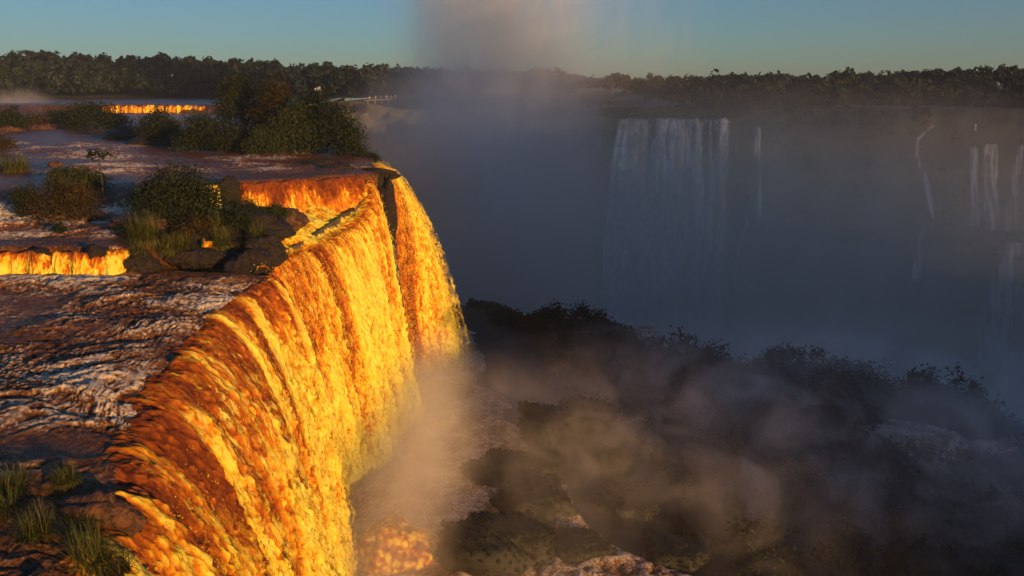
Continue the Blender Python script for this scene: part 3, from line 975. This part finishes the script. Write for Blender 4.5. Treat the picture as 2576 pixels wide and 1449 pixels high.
# broad land sheet out to the horizon, below everything
mesh_obj("ground", raw_mesh("ground", [(-900, -650, -77), (900, -650, -77), (900, 1150, -77), (-900, 1150, -77)], [[0, 1, 2, 3]], M_SOIL), kind="structure", label="dark ground of the gorge")
V = [(-890, 474, 6.2), (-84, 472, 6.2), (-60, 475, 6.2), (300, 900, 6.2), (300, 1140, 6.2), (-890, 1140, 6.2)]
mesh_obj("plateau", raw_mesh("plateau", V, [[0, 1, 2, 3, 4, 5]], M_SOIL), kind="structure", label="level land under the forest beyond the river")


# churning water on the terrace
def pool(name, x0, x1, y0, y1, z, mask, label, nx=240, ny=240, amp=.5):
    X, Y = np.meshgrid(np.linspace(x0, x1, nx), np.linspace(y0, y1, ny))
    r1 = 1 - np.abs(perlin(X * .25, Y * .3, 31.)) * 2
    r2 = 1 - np.abs(perlin(X * .7, Y * .8, 33.)) * 2
    r3 = 1 - np.abs(perlin(X * 1.8, Y * 2, 35.)) * 2
    m = mask(X, Y)
    Z = z + amp * (.6 * r1 + .4 * r2 + .2 * r3 - .5) - 3.0 * (1 - m)
    foam = np.clip(.35 * r1 + .3 * r2 + .3 * r3 + .12, 0, 1)
    mesh_obj(name, raw_mesh(name, np.stack([X, Y, Z], -1).reshape(-1, 3), grid_faces(ny, nx), M_RIVER, True, {"foam": foam.ravel()}), kind="structure", label=label)


pool("plunge_pool", -17, 26, 42, 150, TERR + .5,
     lambda X, Y: sstep(0, 5, np.interp(Y, [42, 60, 70, 80, 100, 125, 150], [26, 20, 12, 11, 3, 0, -4]) + 4 * perlin(X * .1, Y * .1, 1.) - X), "churned brown water at the foot of the golden falls", 110, 210)
pool("stream", 40, 75, 68, 95, TERR + 2.4,
     lambda X, Y: sstep(0, 3, 6 - np.abs(Y - 92 + (X - 44) * .35 + 3 * perlin(X * .15, 4.))) , "pale foaming stream across the terrace at the right edge", 140, 120, .4)

# ------------------------------------------------------------------ boulders on the terrace
BG = "mossy boulders below the falls"


def boulder(px, py, w, d, h, label, seed, mat=M_MOSSROCK, moss=1400, z=TERR, flat=0.6, rough=.3, rotz=0):
    root = empty("boulder", onz(px, py, z), label, "boulder", BG)
    me = rock_mesh("stone", (w * .86, d * .86, h * .9), mat, seed, 4, rough * 1.45, flat=flat, blocky=.5)
    o = mesh_obj("stone", me, root)
    if moss:
        moss = int(moss * 1.2)
        v = np.zeros(len(me.vertices) * 3)
        nr = np.zeros(len(me.vertices) * 3)
        me.vertices.foreach_get("co", v)
        me.vertices.foreach_get("normal", nr)
        v, nr = v.reshape(-1, 3), nr.reshape(-1, 3)
        ok = np.where((nr[:, 2] > -.5) & (v[:, 2] > -.55 * h) & (fbm(v[:, 0] * .35 + seed, v[:, 1] * .35, v[:, 2] * .35, 3) > -.6))[0]
        i = rng.choice(ok, moss)
        n2 = nr[i] + rng.normal(size=(moss, 3)) * .22
        n2 /= np.linalg.norm(n2, axis=1)[:, None]
        V, F, T = leaf_quads(v[i] + nr[i] * .03 + rng.normal(size=(moss, 3)) * .07, n2, .34, .24, rng.uniform(-.2, .2, moss))
        mesh_obj("moss", raw_mesh("moss", V, F, M_MOSS, False, {"tint": T}), root)
    root.rotation_euler = (0, 0, rotz)
    return root


boulder(1425, 1120, 5.4, 5.0, 6.2, "largest round mossy boulder in the middle of the terrace", 41.0, moss=5200, flat=.75)
boulder(1295, 1205, 4.6, 3.6, 3.6, "humped mossy boulder left of the small tall one", 42.0, moss=3200)
boulder(1540, 1200, 2.1, 2.0, 3.0, "small tall boulder with bright moss", 43.0, moss=1800, flat=0)
boulder(1345, 1290, 3.6, 3.2, 4.0, "dark boulder standing behind the square mossy one", 44.0, moss=2400)
boulder(1250, 1400, 5.4, 3.6, 4.4, "square mossy boulder with hanging green weed", 45.0, moss=4800, flat=.65, rough=.25)
boulder(1462, 1390, 2.6, 2.2, 2.2, "black boulder ringed by foam beside the square one", 46.0, moss=1500)
boulder(1085, 1010, 3.8, 2.6, 3.2, "wet black rock at the foot of the far curtain", 47.0, M_ROCK, moss=0)
boulder(1145, 1005, 2.6, 2.0, 2.9, "rock with white water pouring over it beside the wet black rock", 48.0, M_ROCK, moss=0)
boulder(1200, 815, 2.6, 2.0, 1.6, "low dark rock in the mist below the left ridge", 49.0, moss=700)
boulder(1215, 780, 3.6, 2.2, 2.0, "dark rock just under the left ridge", 50.0, moss=900)
boulder(1410, 885, 3.0, 2.4, 2.6, "dark knob at the left foot of the big scrub ridge", 51.0, moss=900)
boulder(1600, 1290, 3.6, 3.0, 3.0, "mist-veiled mossy boulder right of the dark one", 52.0, moss=1500)
boulder(1790, 1330, 4.0, 3.2, 2.6, "mist-veiled mound in the lower middle of the terrace", 53.0, moss=1500)
boulder(2310, 1460, 2.6, 2.0, 3.4, "dark stump-like rock at the bottom right edge of the picture", 54.0, moss=1300, flat=0)
boulder(2530, 1450, 3.4, 2.0, 2.6, "dark mossy rock in the bottom right corner", 55.0, moss=1200)
boulder(1700, 1400, 3.0, 2.4, 2.2, "half-hidden boulder at the bottom behind the mist", 57.0, moss=1000)
root = empty("foam_dome", onz(1000, 1405, TERR), "rock under a dome of orange lit foam beside the near curtain", "rock", BG)
v, f = ICO[5]
v = v * (1 + .25 * fbm(v[:, 0] * 1.3 + 9, v[:, 1] * 1.3, v[:, 2] * 1.3, 5)[:, None])
fo = np.clip(.45 + .9 * fbm(v[:, 0] * 6, v[:, 1] * 6, v[:, 2] * 6, 3), 0, 1)
mesh_obj("stone", raw_mesh("stone", v * np.array([3.6, 3.6, 3.4]), f, M_FALL, True, {"foam": fo}, v * 3.0), root)

# scrub on the ridge and terrace: countless small leafy stems, one mass
def scrub(name, pts, leaf, per, sig, mat, label):
    n = len(pts)
    C = np.repeat(pts, per, 0) + rng.normal(size=(n * per, 3)) * np.repeat(sig, per)[:, None] * np.array([1, 1, .8])
    nr = rng.normal(size=(n * per, 3)) * .7 + np.array([0, -.2, .6])
    nr /= np.linalg.norm(nr, axis=1)[:, None]
    tint = np.repeat(rng.uniform(-.2, .2, n), per) + rng.uniform(-.06, .06, n * per)
    V, F, T = leaf_quads(C, nr, leaf, leaf * .6, tint)
    return mesh_obj(name, raw_mesh(name, V, F, mat, False, {"tint": T}), kind="stuff", label=label)


def scatter_scrub():
    out = []
    X = rng.uniform(-20, 90, 12500)
    Y = rng.uniform(56, 160, 12500)
    cy_ = np.interp(X, [-30, -12, 0, 14, 26, 46, 57, 80, 140], [160, 152, 140, 128, 112, 103, 92, 70, 40])
    d = Y - cy_
    edge = np.interp(Y, [42, 60, 70, 80, 100, 125, 150], [26, 20, 15, 15, 7, 2, -10])
    ok = (d < 8) & (X > edge + 2) & (fbm(X / 7, Y / 7, 2.0, 3) + .9 * np.exp(-((d + 3) / 9.0) ** 2) > -.12)
    ok &= ~((X > 42) & (np.abs(Y - 92 + (X - 44) * .35) < 5))
    X, Y = X[ok], Y[ok]
    h = rng.uniform(.2, 1.0, len(X)) ** 1.5 * (.8 + 1.8 * np.clip(fbm(X / 6, Y / 6, 8.0, 2) + .4, 0, 1))
    return np.stack([X, Y, ground_z(X, Y) + h], -1), .5 + .35 * rng.random(len(X))


sp, ssig = scatter_scrub()
scrub("scrub", sp, .58, 20, ssig * .7, M_MOSS, "dark dripping scrub covering the terrace and its ridge")
RG = "shrubs standing out of the ridge scrub"
for px, py, w, h, lab in ((1765, 872, 3.4, 4.6, "tall dark bush standing alone on the ridge crest"),
                          (1530, 872, 6.0, 4.6, "rounded bush on the misty left part of the ridge"),
                          (1440, 868, 5.0, 3.4, "low bush at the left end of the big ridge"),
                          (1900, 890, 9.0, 3.6, "wide bush on the crest right of the lone bush"),
                          (2010, 905, 7.0, 3.4, "bush at the right shoulder of the crest"),
                          (2230, 940, 8.0, 4.0, "bush on the crest of the right-hand hump"),
                          (2400, 990, 7.0, 3.6, "bush low on the slope near the right edge"),
                          (1185, 740, 8.0, 6.0, "dark bushy knoll behind the foot of the far curtain"),
                          (1290, 775, 7.0, 4.0, "bush on the ridge right of the dark knoll"),
                          (1380, 820, 7.0, 3.6, "bush halfway down the left ridge"),
                          (1600, 925, 8.0, 4.0, "bush below the crest in the thick of the scrub"),
                          (2080, 1060, 7.0, 3.6, "bush in the middle of the right-hand slope")):
    z = -22.0
    for _ in range(6):
        p = onz(px, py, z)
        z = float(ground_z(np.array([p.x]), np.array([p.y]))[0])
    p = onz(px, py, z)
    h *= .62 if px != 1765 else 1.0
    bush((p.x, p.y, z - .3), w * 1.15, w * .9, h, int(560 * w), .50, M_MOSS, lab, RG, 14, clump=.14, shell=.3)

# ------------------------------------------------------------------ distant falls on the far wall
def far_fall(pts, width, label, seed, foot_w=None, fo=.55):
    """thin white fall hanging on the far wall: pts = (px, py, Y) down its course"""
    P = np.array([aty(*q) for q in pts])
    seg = np.r_[0, np.cumsum(np.linalg.norm(np.diff(P, axis=0), axis=1))]
    nv, nu = max(40, int(seg[-1] * 2.5)), 26
    q = np.linspace(0, seg[-1], nv)
    C = np.stack([np.interp(q, seg, P[:, k]) for k in range(3)], -1)
    wd = np.interp(q, [0, seg[-1]], [width, foot_w or width * 1.4])
    wd = wd * (1 + .25 * perlin(q / 4, seed))
    a = np.linspace(-1, 1, nu)
    X = C[:, 0:1] + wd[:, None] * .5 * a[None, :] + .25 * perlin(q[:, None] / 3, seed + 3 * a[None, :]) * wd[:, None] ** .5
    bul = (1 - a ** 2)[None, :] * .12 * wd[:, None] + .5 * np.abs(perlin(X / 1.2, q[:, None] / 5, seed)) * 1.0
    Y = C[:, 1:2] - bul - .4
    Z = C[:, 2:3] + 0 * a[None, :] + .3 * perlin(X / 2, q[:, None] / 2, seed)
    foam = np.clip(fo - .08 + .8 * perlin(X / .9, q[:, None] / 9, seed + 7) + .4 * perlin(X / 2.5, q[:, None] / 12, seed + 2) + .0 * Z, 0, 1)
    pts3 = np.stack([X, Y, Z], -1).reshape(-1, 3)
    return mesh_obj("waterfall", raw_mesh("waterfall", pts3, grid_faces(nv, nu), M_FAR, True, {"foam": foam.ravel(), "veil": (1 - np.abs(a[None, :]) ** 2.5 + 0 * Z) * sstep(0, .04, 1.02 - q / seg[-1])[:, None] ** .5}, np.stack([X, Z * .12, Y * 0 + seed], -1).reshape(-1, 3)), label=label, cat="waterfall", group="distant falls on the far wall")


curtain("waterfall", [(31.5, 258, 3.2), (35, 255, 3.9), (46, 252.6, 4.1), (56, 252, 3.7), (64, 251.0, 4.2)], [6.5, 5.0, 4.0, 4.0, 3.0], -70, 110, 120, M_FAR, amp=1.2, foam0=.32, foam1=.45, onset=0.0, seed=30.0, fold=1.2,
        back=3, label="broad hazy curtain of the big distant fall", group="distant falls on the far wall", out=(-.12, -1), uneven=2.0)
far_fall([(1905, 318, 247), (1906, 440, 244), (1905, 548, 240)], 2.4, "slim single fall right of the big distant fall", 61.0, 3.2)
far_fall([(1880, 548, 238), (1858, 620, 236), (1835, 740, 230)], 1.8, "faint lower streak below the slim single fall", 62.0, 3.0, .4)
far_fall([(2345, 315, 231), (2305, 350, 230), (2302, 395, 229), (2330, 460, 228), (2342, 550, 222)], 1.5, "zigzag thread of water on the far wall", 63.0, 2.6, .6)
far_fall([(2330, 560, 219), (2312, 600, 217), (2300, 700, 214)], 2.2, "short lower streak under the zigzag thread", 64.0, 3.2, .45)
far_fall([(2452, 312, 227), (2450, 330, 227)], 1.2, "tiny bright spout at the rim above the twin falls", 65.0, 1.2, .8)
far_fall([(2445, 370, 226), (2446, 460, 225), (2448, 570, 220)], 3.0, "left one of the twin falls at the right", 66.0, 4.2, .6)
far_fall([(2490, 362, 225), (2488, 460, 224), (2486, 575, 219)], 4.2, "right one of the twin falls at the right", 67.0, 6.0, .6)
far_fall([(2565, 365, 223), (2552, 440, 222), (2535, 580, 217)], 2.0, "slanting fall cut by the right edge", 68.0, 4.5, .6)
far_fall([(2545, 610, 212), (2520, 720, 210), (2480, 900, 205)], 8.0, "wide lower fall below the ledge at the right edge", 69.0, 14.0, .5)
far_fall([(2590, 620, 211), (2590, 760, 209), (2585, 940, 204)], 6.0, "lower fall cut off by the right edge", 70.0, 8.0, .5)

# rim water glints on the far plateau
for px, py, Y, w, lab in ((2110, 273, 262, 16, "leftmost shining pool on the far rim"), (2215, 272, 258, 12, "second shining pool on the far rim"),
                          (2310, 272, 256, 14, "third shining pool on the far rim"), (2415, 271, 250, 6, "small shining pool on the far rim"), (2540, 278, 240, 9, "shining pool on the far rim near the right edge")):
    c = aty(px, py, Y)
    X, Yg = np.meshgrid(np.linspace(-.5, .5, 40) * w, np.linspace(-.5, .5, 12) * 9)
    Z = .12 * perlin(X * .8 + px, Yg * .8) + .25 - 1.2 * sstep(.7, 1.1, (X / w * 2) ** 2 + (Yg / 4.5) ** 2)
    o = mesh_obj("pool", raw_mesh("pool", np.stack([X, Yg, Z], -1).reshape(-1, 3), grid_faces(12, 40), M_RIVER, True, {"foam": np.full(X.size, .45)}), kind="structure", label=lab)
    o.location = (c.x, c.y, c.z)

# ------------------------------------------------------------------ forests
def forest(name, pos, size, per, leaf, mat, label):
    """pos (N,3) crown bases, size (N,) crown radius"""
    n = len(pos)
    d = rng.normal(size=(n * per, 3))
    d /= np.linalg.norm(d, axis=1)[:, None]
    d[:, 2] = np.abs(d[:, 2]) * 1.1 - .25
    S = np.repeat(size, per)
    lump = 1 + .30 * perlin(d[:, 0] * 2 + np.repeat(np.arange(n) * 3.7, per), d[:, 1] * 2, d[:, 2] * 2)
    lump *= rng.uniform(.72, 1.05, n * per)
    asp = np.repeat(rng.uniform(.75, 1.5, n), per)
    C = np.repeat(pos, per, 0) + d * (S * lump)[:, None] * np.stack([np.ones_like(asp), np.ones_like(asp), asp], -1)
    nr = d + rng.normal(size=(n * per, 3)) * .35
    nr /= np.linalg.norm(nr, axis=1)[:, None]
    tint = np.repeat(rng.uniform(-.28, .25, n), per) + rng.uniform(-.08, .08, n * per)
    V, F, T = leaf_quads(C, nr, leaf * S / 4, leaf * .75 * S / 4, tint)
    return mesh_obj(name, raw_mesh(name, V, F, mat, False, {"tint": T}), kind="stuff", label=label)


# left: the wooded bank beyond the river
def left_hill(x, y):
    h = np.interp(x, [-520, -290, -255, -180, -120, -70, -20, 60], [14.5, 11.5, 10.5, 8.5, 6, 3.5, 2.5, 2])
    return 6.3 + h * sstep(422, 520, y)


n = 2400
x = rng.uniform(-520, 30, n)
y = np.r_[424 + 120 * rng.random(1700) ** 1.2, rng.uniform(495, 545, 700)]
z = left_hill(x, y)
R = rng.uniform(2.6, 4.8, n)
keep = (x / y > -.86)
fp = np.stack([x, y, z + R * rng.uniform(.9, 2.2, n)], -1)[keep]
forest("forest", fp, R[keep], 54, 2.4, M_FOREST, "dark forest on the bank beyond the upper river")
X, Y = np.meshgrid(np.linspace(-560, 60, 80), np.linspace(424, 640, 30))
mesh_obj("hillside", raw_mesh("hillside", np.stack([X, Y, left_hill(X, Y) + .3], -1).reshape(-1, 3), grid_faces(30, 80), M_SOIL), kind="structure", label="rising ground under the forest beyond the river")


# right: forest on the far plateau
def right_hill(x, y):
    return 7.5 + np.interp(x, [-40, 20, 100, 160, 230, 330], [2.5, 2.5, 3, 4, 7, 9]) * sstep(262, 360, y)


n = 1700
x = rng.uniform(-70, 330, n)
y = 268 + 150 * rng.random(n)
y = np.where(x < 45, y + 130, y)
z = right_hill(x, y)
R = rng.uniform(1.8, 3.6, n)
keep = (x / y < .74)
fp = np.stack([x, y, z + R * rng.uniform(.5, 1.3, n)], -1)[keep]
forest("forest", fp, R[keep], 54, 2.4, M_FOREST, "misty forest on the plateau above the far wall")

# low woods between the rim and the forest
n = 1500
x = rng.uniform(28, 260, n)
rim = np.interp(x, plan[4:, 0], plan[4:, 1])
y = rim + 3 + 45 * rng.random(n) ** 1.3
R = rng.uniform(1.2, 2.6, n)
z = np.interp(x, plan[4:, 0], np.array(FZ)[4:])
ok = ((x > 68) | (y > 262)) & (x / y < .72)
# leave the rim pools open
for px_, Y_, w_ in ((2110, 262, 16), (2215, 258, 12), (2310, 256, 14), (2415, 250, 6), (2540, 240, 9)):
    cx_ = aty(px_, 273, Y_).x
    ok &= ~((np.abs(x - cx_) < w_ * .5) & (y < Y_ + 5))
forest("forest", np.stack([x, y, z + R * .35], -1)[ok], R[ok], 60, 2.1, M_FOREST, "low misty woods along the rim of the far wall")

# scrub clinging to the far wall and its rim
ii = rng.integers(0, 28, 2600)
jj = rng.integers(107, 300, 2600)
pp = far_wall[ii, jj]
ok = (pp[:, 0] > 66) & (fbm(pp[:, 0] / 12, pp[:, 2] / 10, 4.0, 3) > .0)
pp = pp[ok]
forest("scrub", pp, rng.uniform(.8, 2.2, len(pp)), 24, 3.0, M_FOREST, "scrub clinging to the top of the far wall")

# single trees breaking the skyline
SG = "trees breaking the skyline"


def sky_tree(px, py_top, Y, zb, w, lab, n=500):
    top = aty(px, py_top, Y)
    h = top.z - zb
    bl = [((random.uniform(-.3, .3) * w, random.uniform(-.3, .3) * w, h * random.uniform(.72, .92)), (w * .4, w * .4, h * .12)) for _ in range(5)]
    make_tree("skyline_tree", (top.x, top.y, zb), bl, n, 1.1, M_FOREST, lab, "tree", SG, .35, h * .7, .5, 10)


sky_tree(592, 148, 470, 18, 6, "slender tree standing tallest on the left skyline")
sky_tree(70, 128, 490, 24, 9, "broad tree on the skyline near the left edge")
sky_tree(125, 128, 500, 24, 10, "wide-topped tree on the skyline right of the broad one")
sky_tree(660, 155, 480, 17, 6, "small tree on the skyline right of the slender one")
sky_tree(380, 150, 480, 19, 7, "rounded tree on the middle of the left skyline")
sky_tree(820, 163, 470, 15, 7, "low tree on the skyline above the flag")
sky_tree(1355, 168, 330, 8, 11, "broad hazy tree on the skyline right of the spray column", 900)
sky_tree(1540, 183, 330, 8, 8, "low hazy tree on the skyline above the big distant fall")

# ------------------------------------------------------------------ flag, walkway, visitors
fpole = empty("flag_pole", aty(808, 250, 400), "tall flagpole with a white pennant beyond the tree island", "flag")
hp = 33 / FPX * 405
V, F = tube([(0, 0, -1), (0, 0, hp * .5), (0, 0, hp)], [.16, .14, .10], 8)
mesh_obj("pole", raw_mesh("pole", V, F, M_POLE), fpole)
a, b = np.meshgrid(np.linspace(0, 1, 12), np.linspace(0, 1, 8))
fx = -a * 2.7
fz = hp - .15 - a * 1.1 - b * 2.0 * (1 - .55 * a)
fy = .18 * np.sin(a * 9 + b * 2) * a
mesh_obj("pennant", raw_mesh("pennant", np.stack([fx, fy, fz], -1).reshape(-1, 3), grid_faces(8, 12), M_WHITE), fpole)

p0, p1 = aty(1098, 254, 400), aty(1360, 247, 404)
p0, p1 = aty(1085 * .75, 253, 400), aty(1040, 247, 404)
p0 = aty(915, 253, 400)
wk = empty("walkway", p0, "pale railed visitor walkway across the water below the forest", "bridge")
dx = p1.x - p0.x
dy, dz = p1.y - p0.y, p1.z - p0.z


def box(cx_, cy_, cz_, sx, sy, sz):
    v = np.array([[i, j, k] for i in (-.5, .5) for j in (-.5, .5) for k in (-.5, .5)]) * [sx, sy, sz] + [cx_, cy_, cz_]
    f = np.array([[0, 1, 3, 2], [4, 6, 7, 5], [0, 4, 5, 1], [2, 3, 7, 6], [0, 2, 6, 4], [1, 5, 7, 3]])
    return v, f


V, F = box(dx / 2, dy / 2, 0, dx, 2.2, .5)
V[:, 2] += V[:, 0] / dx * dz
mesh_obj("deck", raw_mesh("deck", V, F, M_CONC, False), wk)
for sgn in (-1, 1):
    V, F = box(dx / 2, dy / 2 + sgn * 1.02, 1.25, dx, .06, .08)
    V[:, 2] += V[:, 0] / dx * dz
    mesh_obj("handrail", raw_mesh("handrail", V, F, M_POLE, False), wk)
for k in range(7):
    V, F = box(dx * (k + .5) / 7, dy / 2, -.95 + dz * (k + .5) / 7, .4, 1.2, 1.4)
    mesh_obj("pier", raw_mesh("pier", V, F, M_CONC, False), wk)


def person(loc, m, label, h=1.7):
    bm = bmesh.new()
    pts = [((0, 0, .95), .16), ((.10, 0, .9), .10), ((.11, 0, .48), .075), ((.12, 0, .04), .06), ((-.10, 0, .9), .10), ((-.11, .03, .48), .075), ((-.12, 0, .04), .06),
           ((0, 0, 1.22), .17), ((0, 0, 1.45), .15), ((.2, 0, 1.38), .07), ((.25, 0, 1.1), .055), ((.24, -.08, .85), .045), ((-.2, 0, 1.38), .07), ((-.25, 0, 1.1), .055), ((-.24, -.08, .85), .045),
           ((0, 0, 1.52), .06), ((0, -.01, 1.62), .095), ((0, 0, 1.72), .085)]
    ed = [(0, 1), (1, 2), (2, 3), (0, 4), (4, 5), (5, 6), (0, 7), (7, 8), (8, 9), (9, 10), (10, 11), (8, 12), (12, 13), (13, 14), (8, 15), (15, 16), (16, 17)]
    me = bpy.data.meshes.new("person")
    me.from_pydata([q[0] for q in pts], ed, [])
    o = mesh_obj("person", me, label=label, cat="person", group="visitors on the walkway")
    sk = o.modifiers.new("skin", 'SKIN')
    for i, q in enumerate(pts):
        me.skin_vertices[0].data[i].radius = (q[1], q[1] * .8)
    me.skin_vertices[0].data[0].use_root = True
    o.modifiers.new("sub", 'SUBSURF').levels = 1
    me.materials.append(m)
    o.location = loc
    o.scale = (h / 1.78,) * 3
    bm.free()
    return o


visit = [(930, "pale", "leftmost visitor on the far walkway"), (945, "pale", "second visitor from the left on the far walkway"),
         (957, "blue", "third visitor from the left on the far walkway"), (972, "pale", "fourth visitor from the left on the far walkway"),
         (985, "red", "visitor at the exact middle of the far walkway's row"), (995, "pale", "fourth visitor from the right on the far walkway"),
         (1003, "red", "third visitor from the right on the far walkway"), (1012, "blue", "second visitor from the right on the far walkway"),
         (1020, "red", "rightmost visitor on the far walkway")]
cm = {"red": M_CLOTHES[0], "pale": M_CLOTHES[1], "blue": M_CLOTHES[2]}
for px, c, lab in visit:
    t = (px - 915) / (1040 - 915)
    person((p0.x + dx * t, p0.y + dy * t + random.uniform(-.6, .6), p0.z + dz * t + .25), cm[c], lab, random.uniform(1.6, 1.8))

# ------------------------------------------------------------------ unseen rise added on the right bank to shade the gorge at sunset
X, Y = np.meshgrid(np.linspace(70, 620, 110), np.linspace(-230, 40, 70))
Z = -40 + (np.interp(X, [90, 145, 166, 200, 240, 290, 440, 540], [0, 6, 48, 66, 86, 46, 42, 20])) * np.exp(-((Y + 60) / 75.0) ** 4) * (1 + .10 * fbm(X / 30, Y / 30, 5., 3)) + 2 * perlin(X / 6, Y / 6)
Z = np.maximum(Z, -76)
mesh_obj("shade_hill", raw_mesh("shade_hill", np.stack([X, Y, Z], -1).reshape(-1, 3), grid_faces(70, 110), M_SOIL), kind="structure", label="unseen rise added on the near right bank to shade the gorge")

n = 36000  # unseen loose leaves added above the rise, letting some sun into the gorge
hx = rng.uniform(165, 470, n)
hx = hx[(hx < 285) | (rng.random(n) < .82)]
n = len(hx)
hy = rng.uniform(-95, -25, n)
hz = -40 + np.interp(hx, [165, 200, 240, 290, 440, 470], [46, 66, 86, 46, 42, 36]) - 4 + rng.random(n) * np.interp(hx, [165, 200, 240, 290, 440], [14, 24, 50, 64, 56])
hn = rng.normal(size=(n, 3))
hn /= np.linalg.norm(hn, axis=1)[:, None]
V, F, T = leaf_quads(np.stack([hx, hy, hz], -1), hn, 2.0, 1.5, rng.uniform(-.2, .2, n))
mesh_obj("forest", raw_mesh("forest", V, F, M_FOREST, False, {"tint": T}), kind="stuff", label="unseen belt of scattered leaves added on the near right bank to filter the sun")

# ------------------------------------------------------------------ spray thrown off the falls
def spray(pts, n, spread, size, label, rowmin=.25):
    nv, nu, _ = pts.shape
    i = (nv * (rowmin + (1 - rowmin) * rng.random(n))).astype(int).clip(0, nv - 1)
    j = rng.integers(0, nu, n)
    p = pts[i, j] + np.abs(rng.normal(size=(n, 3))) * spread * np.array([1, 0, 0]) * (i / nv)[:, None] + rng.normal(size=(n, 3)) * spread * .4
    s = size * rng.uniform(.4, 1.4, n)
    tet = np.array([[1, 1, 1], [-1, -1, 1], [-1, 1, -1], [1, -1, -1]]) * .5
    V = (p[:, None, :] + tet[None] * s[:, None, None]).reshape(-1, 3)
    k = np.arange(n) * 4
    F = np.concatenate([np.stack([k + a, k + b, k + c], -1) for a, b, c in ((0, 1, 2), (0, 3, 1), (0, 2, 3), (1, 3, 2))])
    mesh_obj("spray", raw_mesh("spray", V, F, M_FALL, False, {"foam": np.full(len(V), .8)}, V), kind="stuff", label=label)


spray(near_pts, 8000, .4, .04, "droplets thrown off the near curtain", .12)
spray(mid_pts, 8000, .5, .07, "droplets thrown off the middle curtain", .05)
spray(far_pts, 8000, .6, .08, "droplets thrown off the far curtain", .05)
# === MIST ===
def mist(name, loc, radii, density, scale, lo, hi, label, inner=.25, color=(.96, .97, 1.0), stretch=(1, 1, 1), aniso=0.0, lowfrac=0.0, step=1.0):
    m = bpy.data.materials.new(name)
    m.use_nodes = True
    nt = m.node_tree
    L = nt.links
    nt.nodes.remove(nt.nodes["Principled BSDF"])
    vs = node(nt, "ShaderNodeVolumeScatter")
    vs.inputs["Color"].default_value = (*color, 1)
    vs.inputs["Anisotropy"].default_value = aniso
    tc = node(nt, "ShaderNodeTexCoord")
    ln = node(nt, "ShaderNodeVectorMath", operation='LENGTH')
    L.new(tc.outputs["Object"], ln.inputs[0])
    fall = node(nt, "ShaderNodeMapRange", interpolation_type='SMOOTHSTEP')
    L.new(ln.outputs["Value"], fall.inputs["Value"])
    fall.inputs["From Min"].default_value = 1.0
    fall.inputs["From Max"].default_value = inner
    mp = node(nt, "ShaderNodeVectorMath", operation='MULTIPLY')
    L.new(tc.outputs["Object"], mp.inputs[0])
    mp.inputs[1].default_value = [r * st for r, st in zip(radii, stretch)]
    nz = noise(nt, L, scale, 5, .62, mp.outputs[0], 1.1)
    nm = node(nt, "ShaderNodeMapRange", interpolation_type='SMOOTHSTEP')
    L.new(nz.outputs["Fac"], nm.inputs["Value"])
    nm.inputs["From Min"].default_value = lo
    nm.inputs["From Max"].default_value = hi
    nm.inputs["To Min"].default_value = lowfrac
    mu = node(nt, "ShaderNodeMath", operation='MULTIPLY')
    L.new(fall.outputs[0], mu.inputs[0])
    L.new(nm.outputs[0], mu.inputs[1])
    m2 = node(nt, "ShaderNodeMath", operation='MULTIPLY')
    L.new(mu.outputs[0], m2.inputs[0])
    m2.inputs[1].default_value = density
    L.new(m2.outputs[0], vs.inputs["Density"])
    L.new(vs.outputs[0], nt.nodes["Material Output"].inputs["Volume"])
    m.cycles.volume_step_rate = step
    v, f = ICO[3]
    o = mesh_obj(name, raw_mesh(name, v, f, m), kind="stuff", label=label)
    o.location = loc
    o.scale = radii
    return o


WARM = (1.0, .90, .80)
GORGE = (1.0, .80, .55)
mist("mist", (52, 212, -34), (172, 94, 57), .033, .026, .32, .70, "grey mist filling the gorge in front of the far wall", .35, lowfrac=.40, stretch=(1, 1, .45), color=GORGE)
mist("spray_column", (-6, 258, 36), (36, 28, 100), .13, .055, .34, .60, "tall column of spray rising from the gorge into the sky", .0, stretch=(1, 1, .45), lowfrac=.08, color=(.90, .89, .90)).rotation_euler = (0, math.radians(-5), 0)
mist("spray_column", (-8, 256, 6), (44, 26, 30), .040, .05, .34, .66, "spreading foot of the spray column above the gorge", .05, lowfrac=.15, color=(1.0, .88, .76))
mist("spray_column", (26, 268, 34), (40, 26, 80), .018, .04, .35, .70, "faint veil of spray drifting right of the column", .1, stretch=(1, 1, .5), lowfrac=.10, color=(1.0, .88, .76))
mist("mist", (-28, 250, 2), (26, 40, 22), .03, .05, .3, .7, "mist welling up behind the tree island", .1, lowfrac=.3, color=WARM)
mist("mist", (-10, 84, -24), (8, 46, 11), .16, .16, .34, .66, "dense sunlit mist boiling at the foot of the golden falls", .15, lowfrac=.2, color=WARM)
mist("mist", (0, 88, -28), (19, 50, 9.5), .085, .11, .36, .68, "brown mist drifting between the boulders", .2, lowfrac=.12, color=WARM)
mist("mist", (40, 94, -23.0), (54, 44, 9.5), .12, .15, .46, .68, "wisps of grey mist drifting over the terrace", .3, lowfrac=.12, color=WARM, stretch=(1, .8, 1.2))
mist("mist", aty(45, 262, 335), (17, 12, 8), .07, .15, .3, .7, "small puff of mist over the upper river at the left", .1, lowfrac=.2)

# thin evening haze over the whole place
m = bpy.data.materials.new("haze")
m.use_nodes = True
m.node_tree.nodes.remove(m.node_tree.nodes["Principled BSDF"])
pv = node(m.node_tree, "ShaderNodeVolumePrincipled")
pv.inputs["Color"].default_value = (.66, .80, 1.0, 1)
pv.inputs["Density"].default_value = .00016
m.node_tree.links.new(pv.outputs[0], m.node_tree.nodes["Material Output"].inputs["Volume"])
V, F = box(0, 250, 33, 1900, 1900, 222)
mesh_obj("haze", raw_mesh("haze", V, F, m, False), kind="stuff", label="thin evening haze in the air")
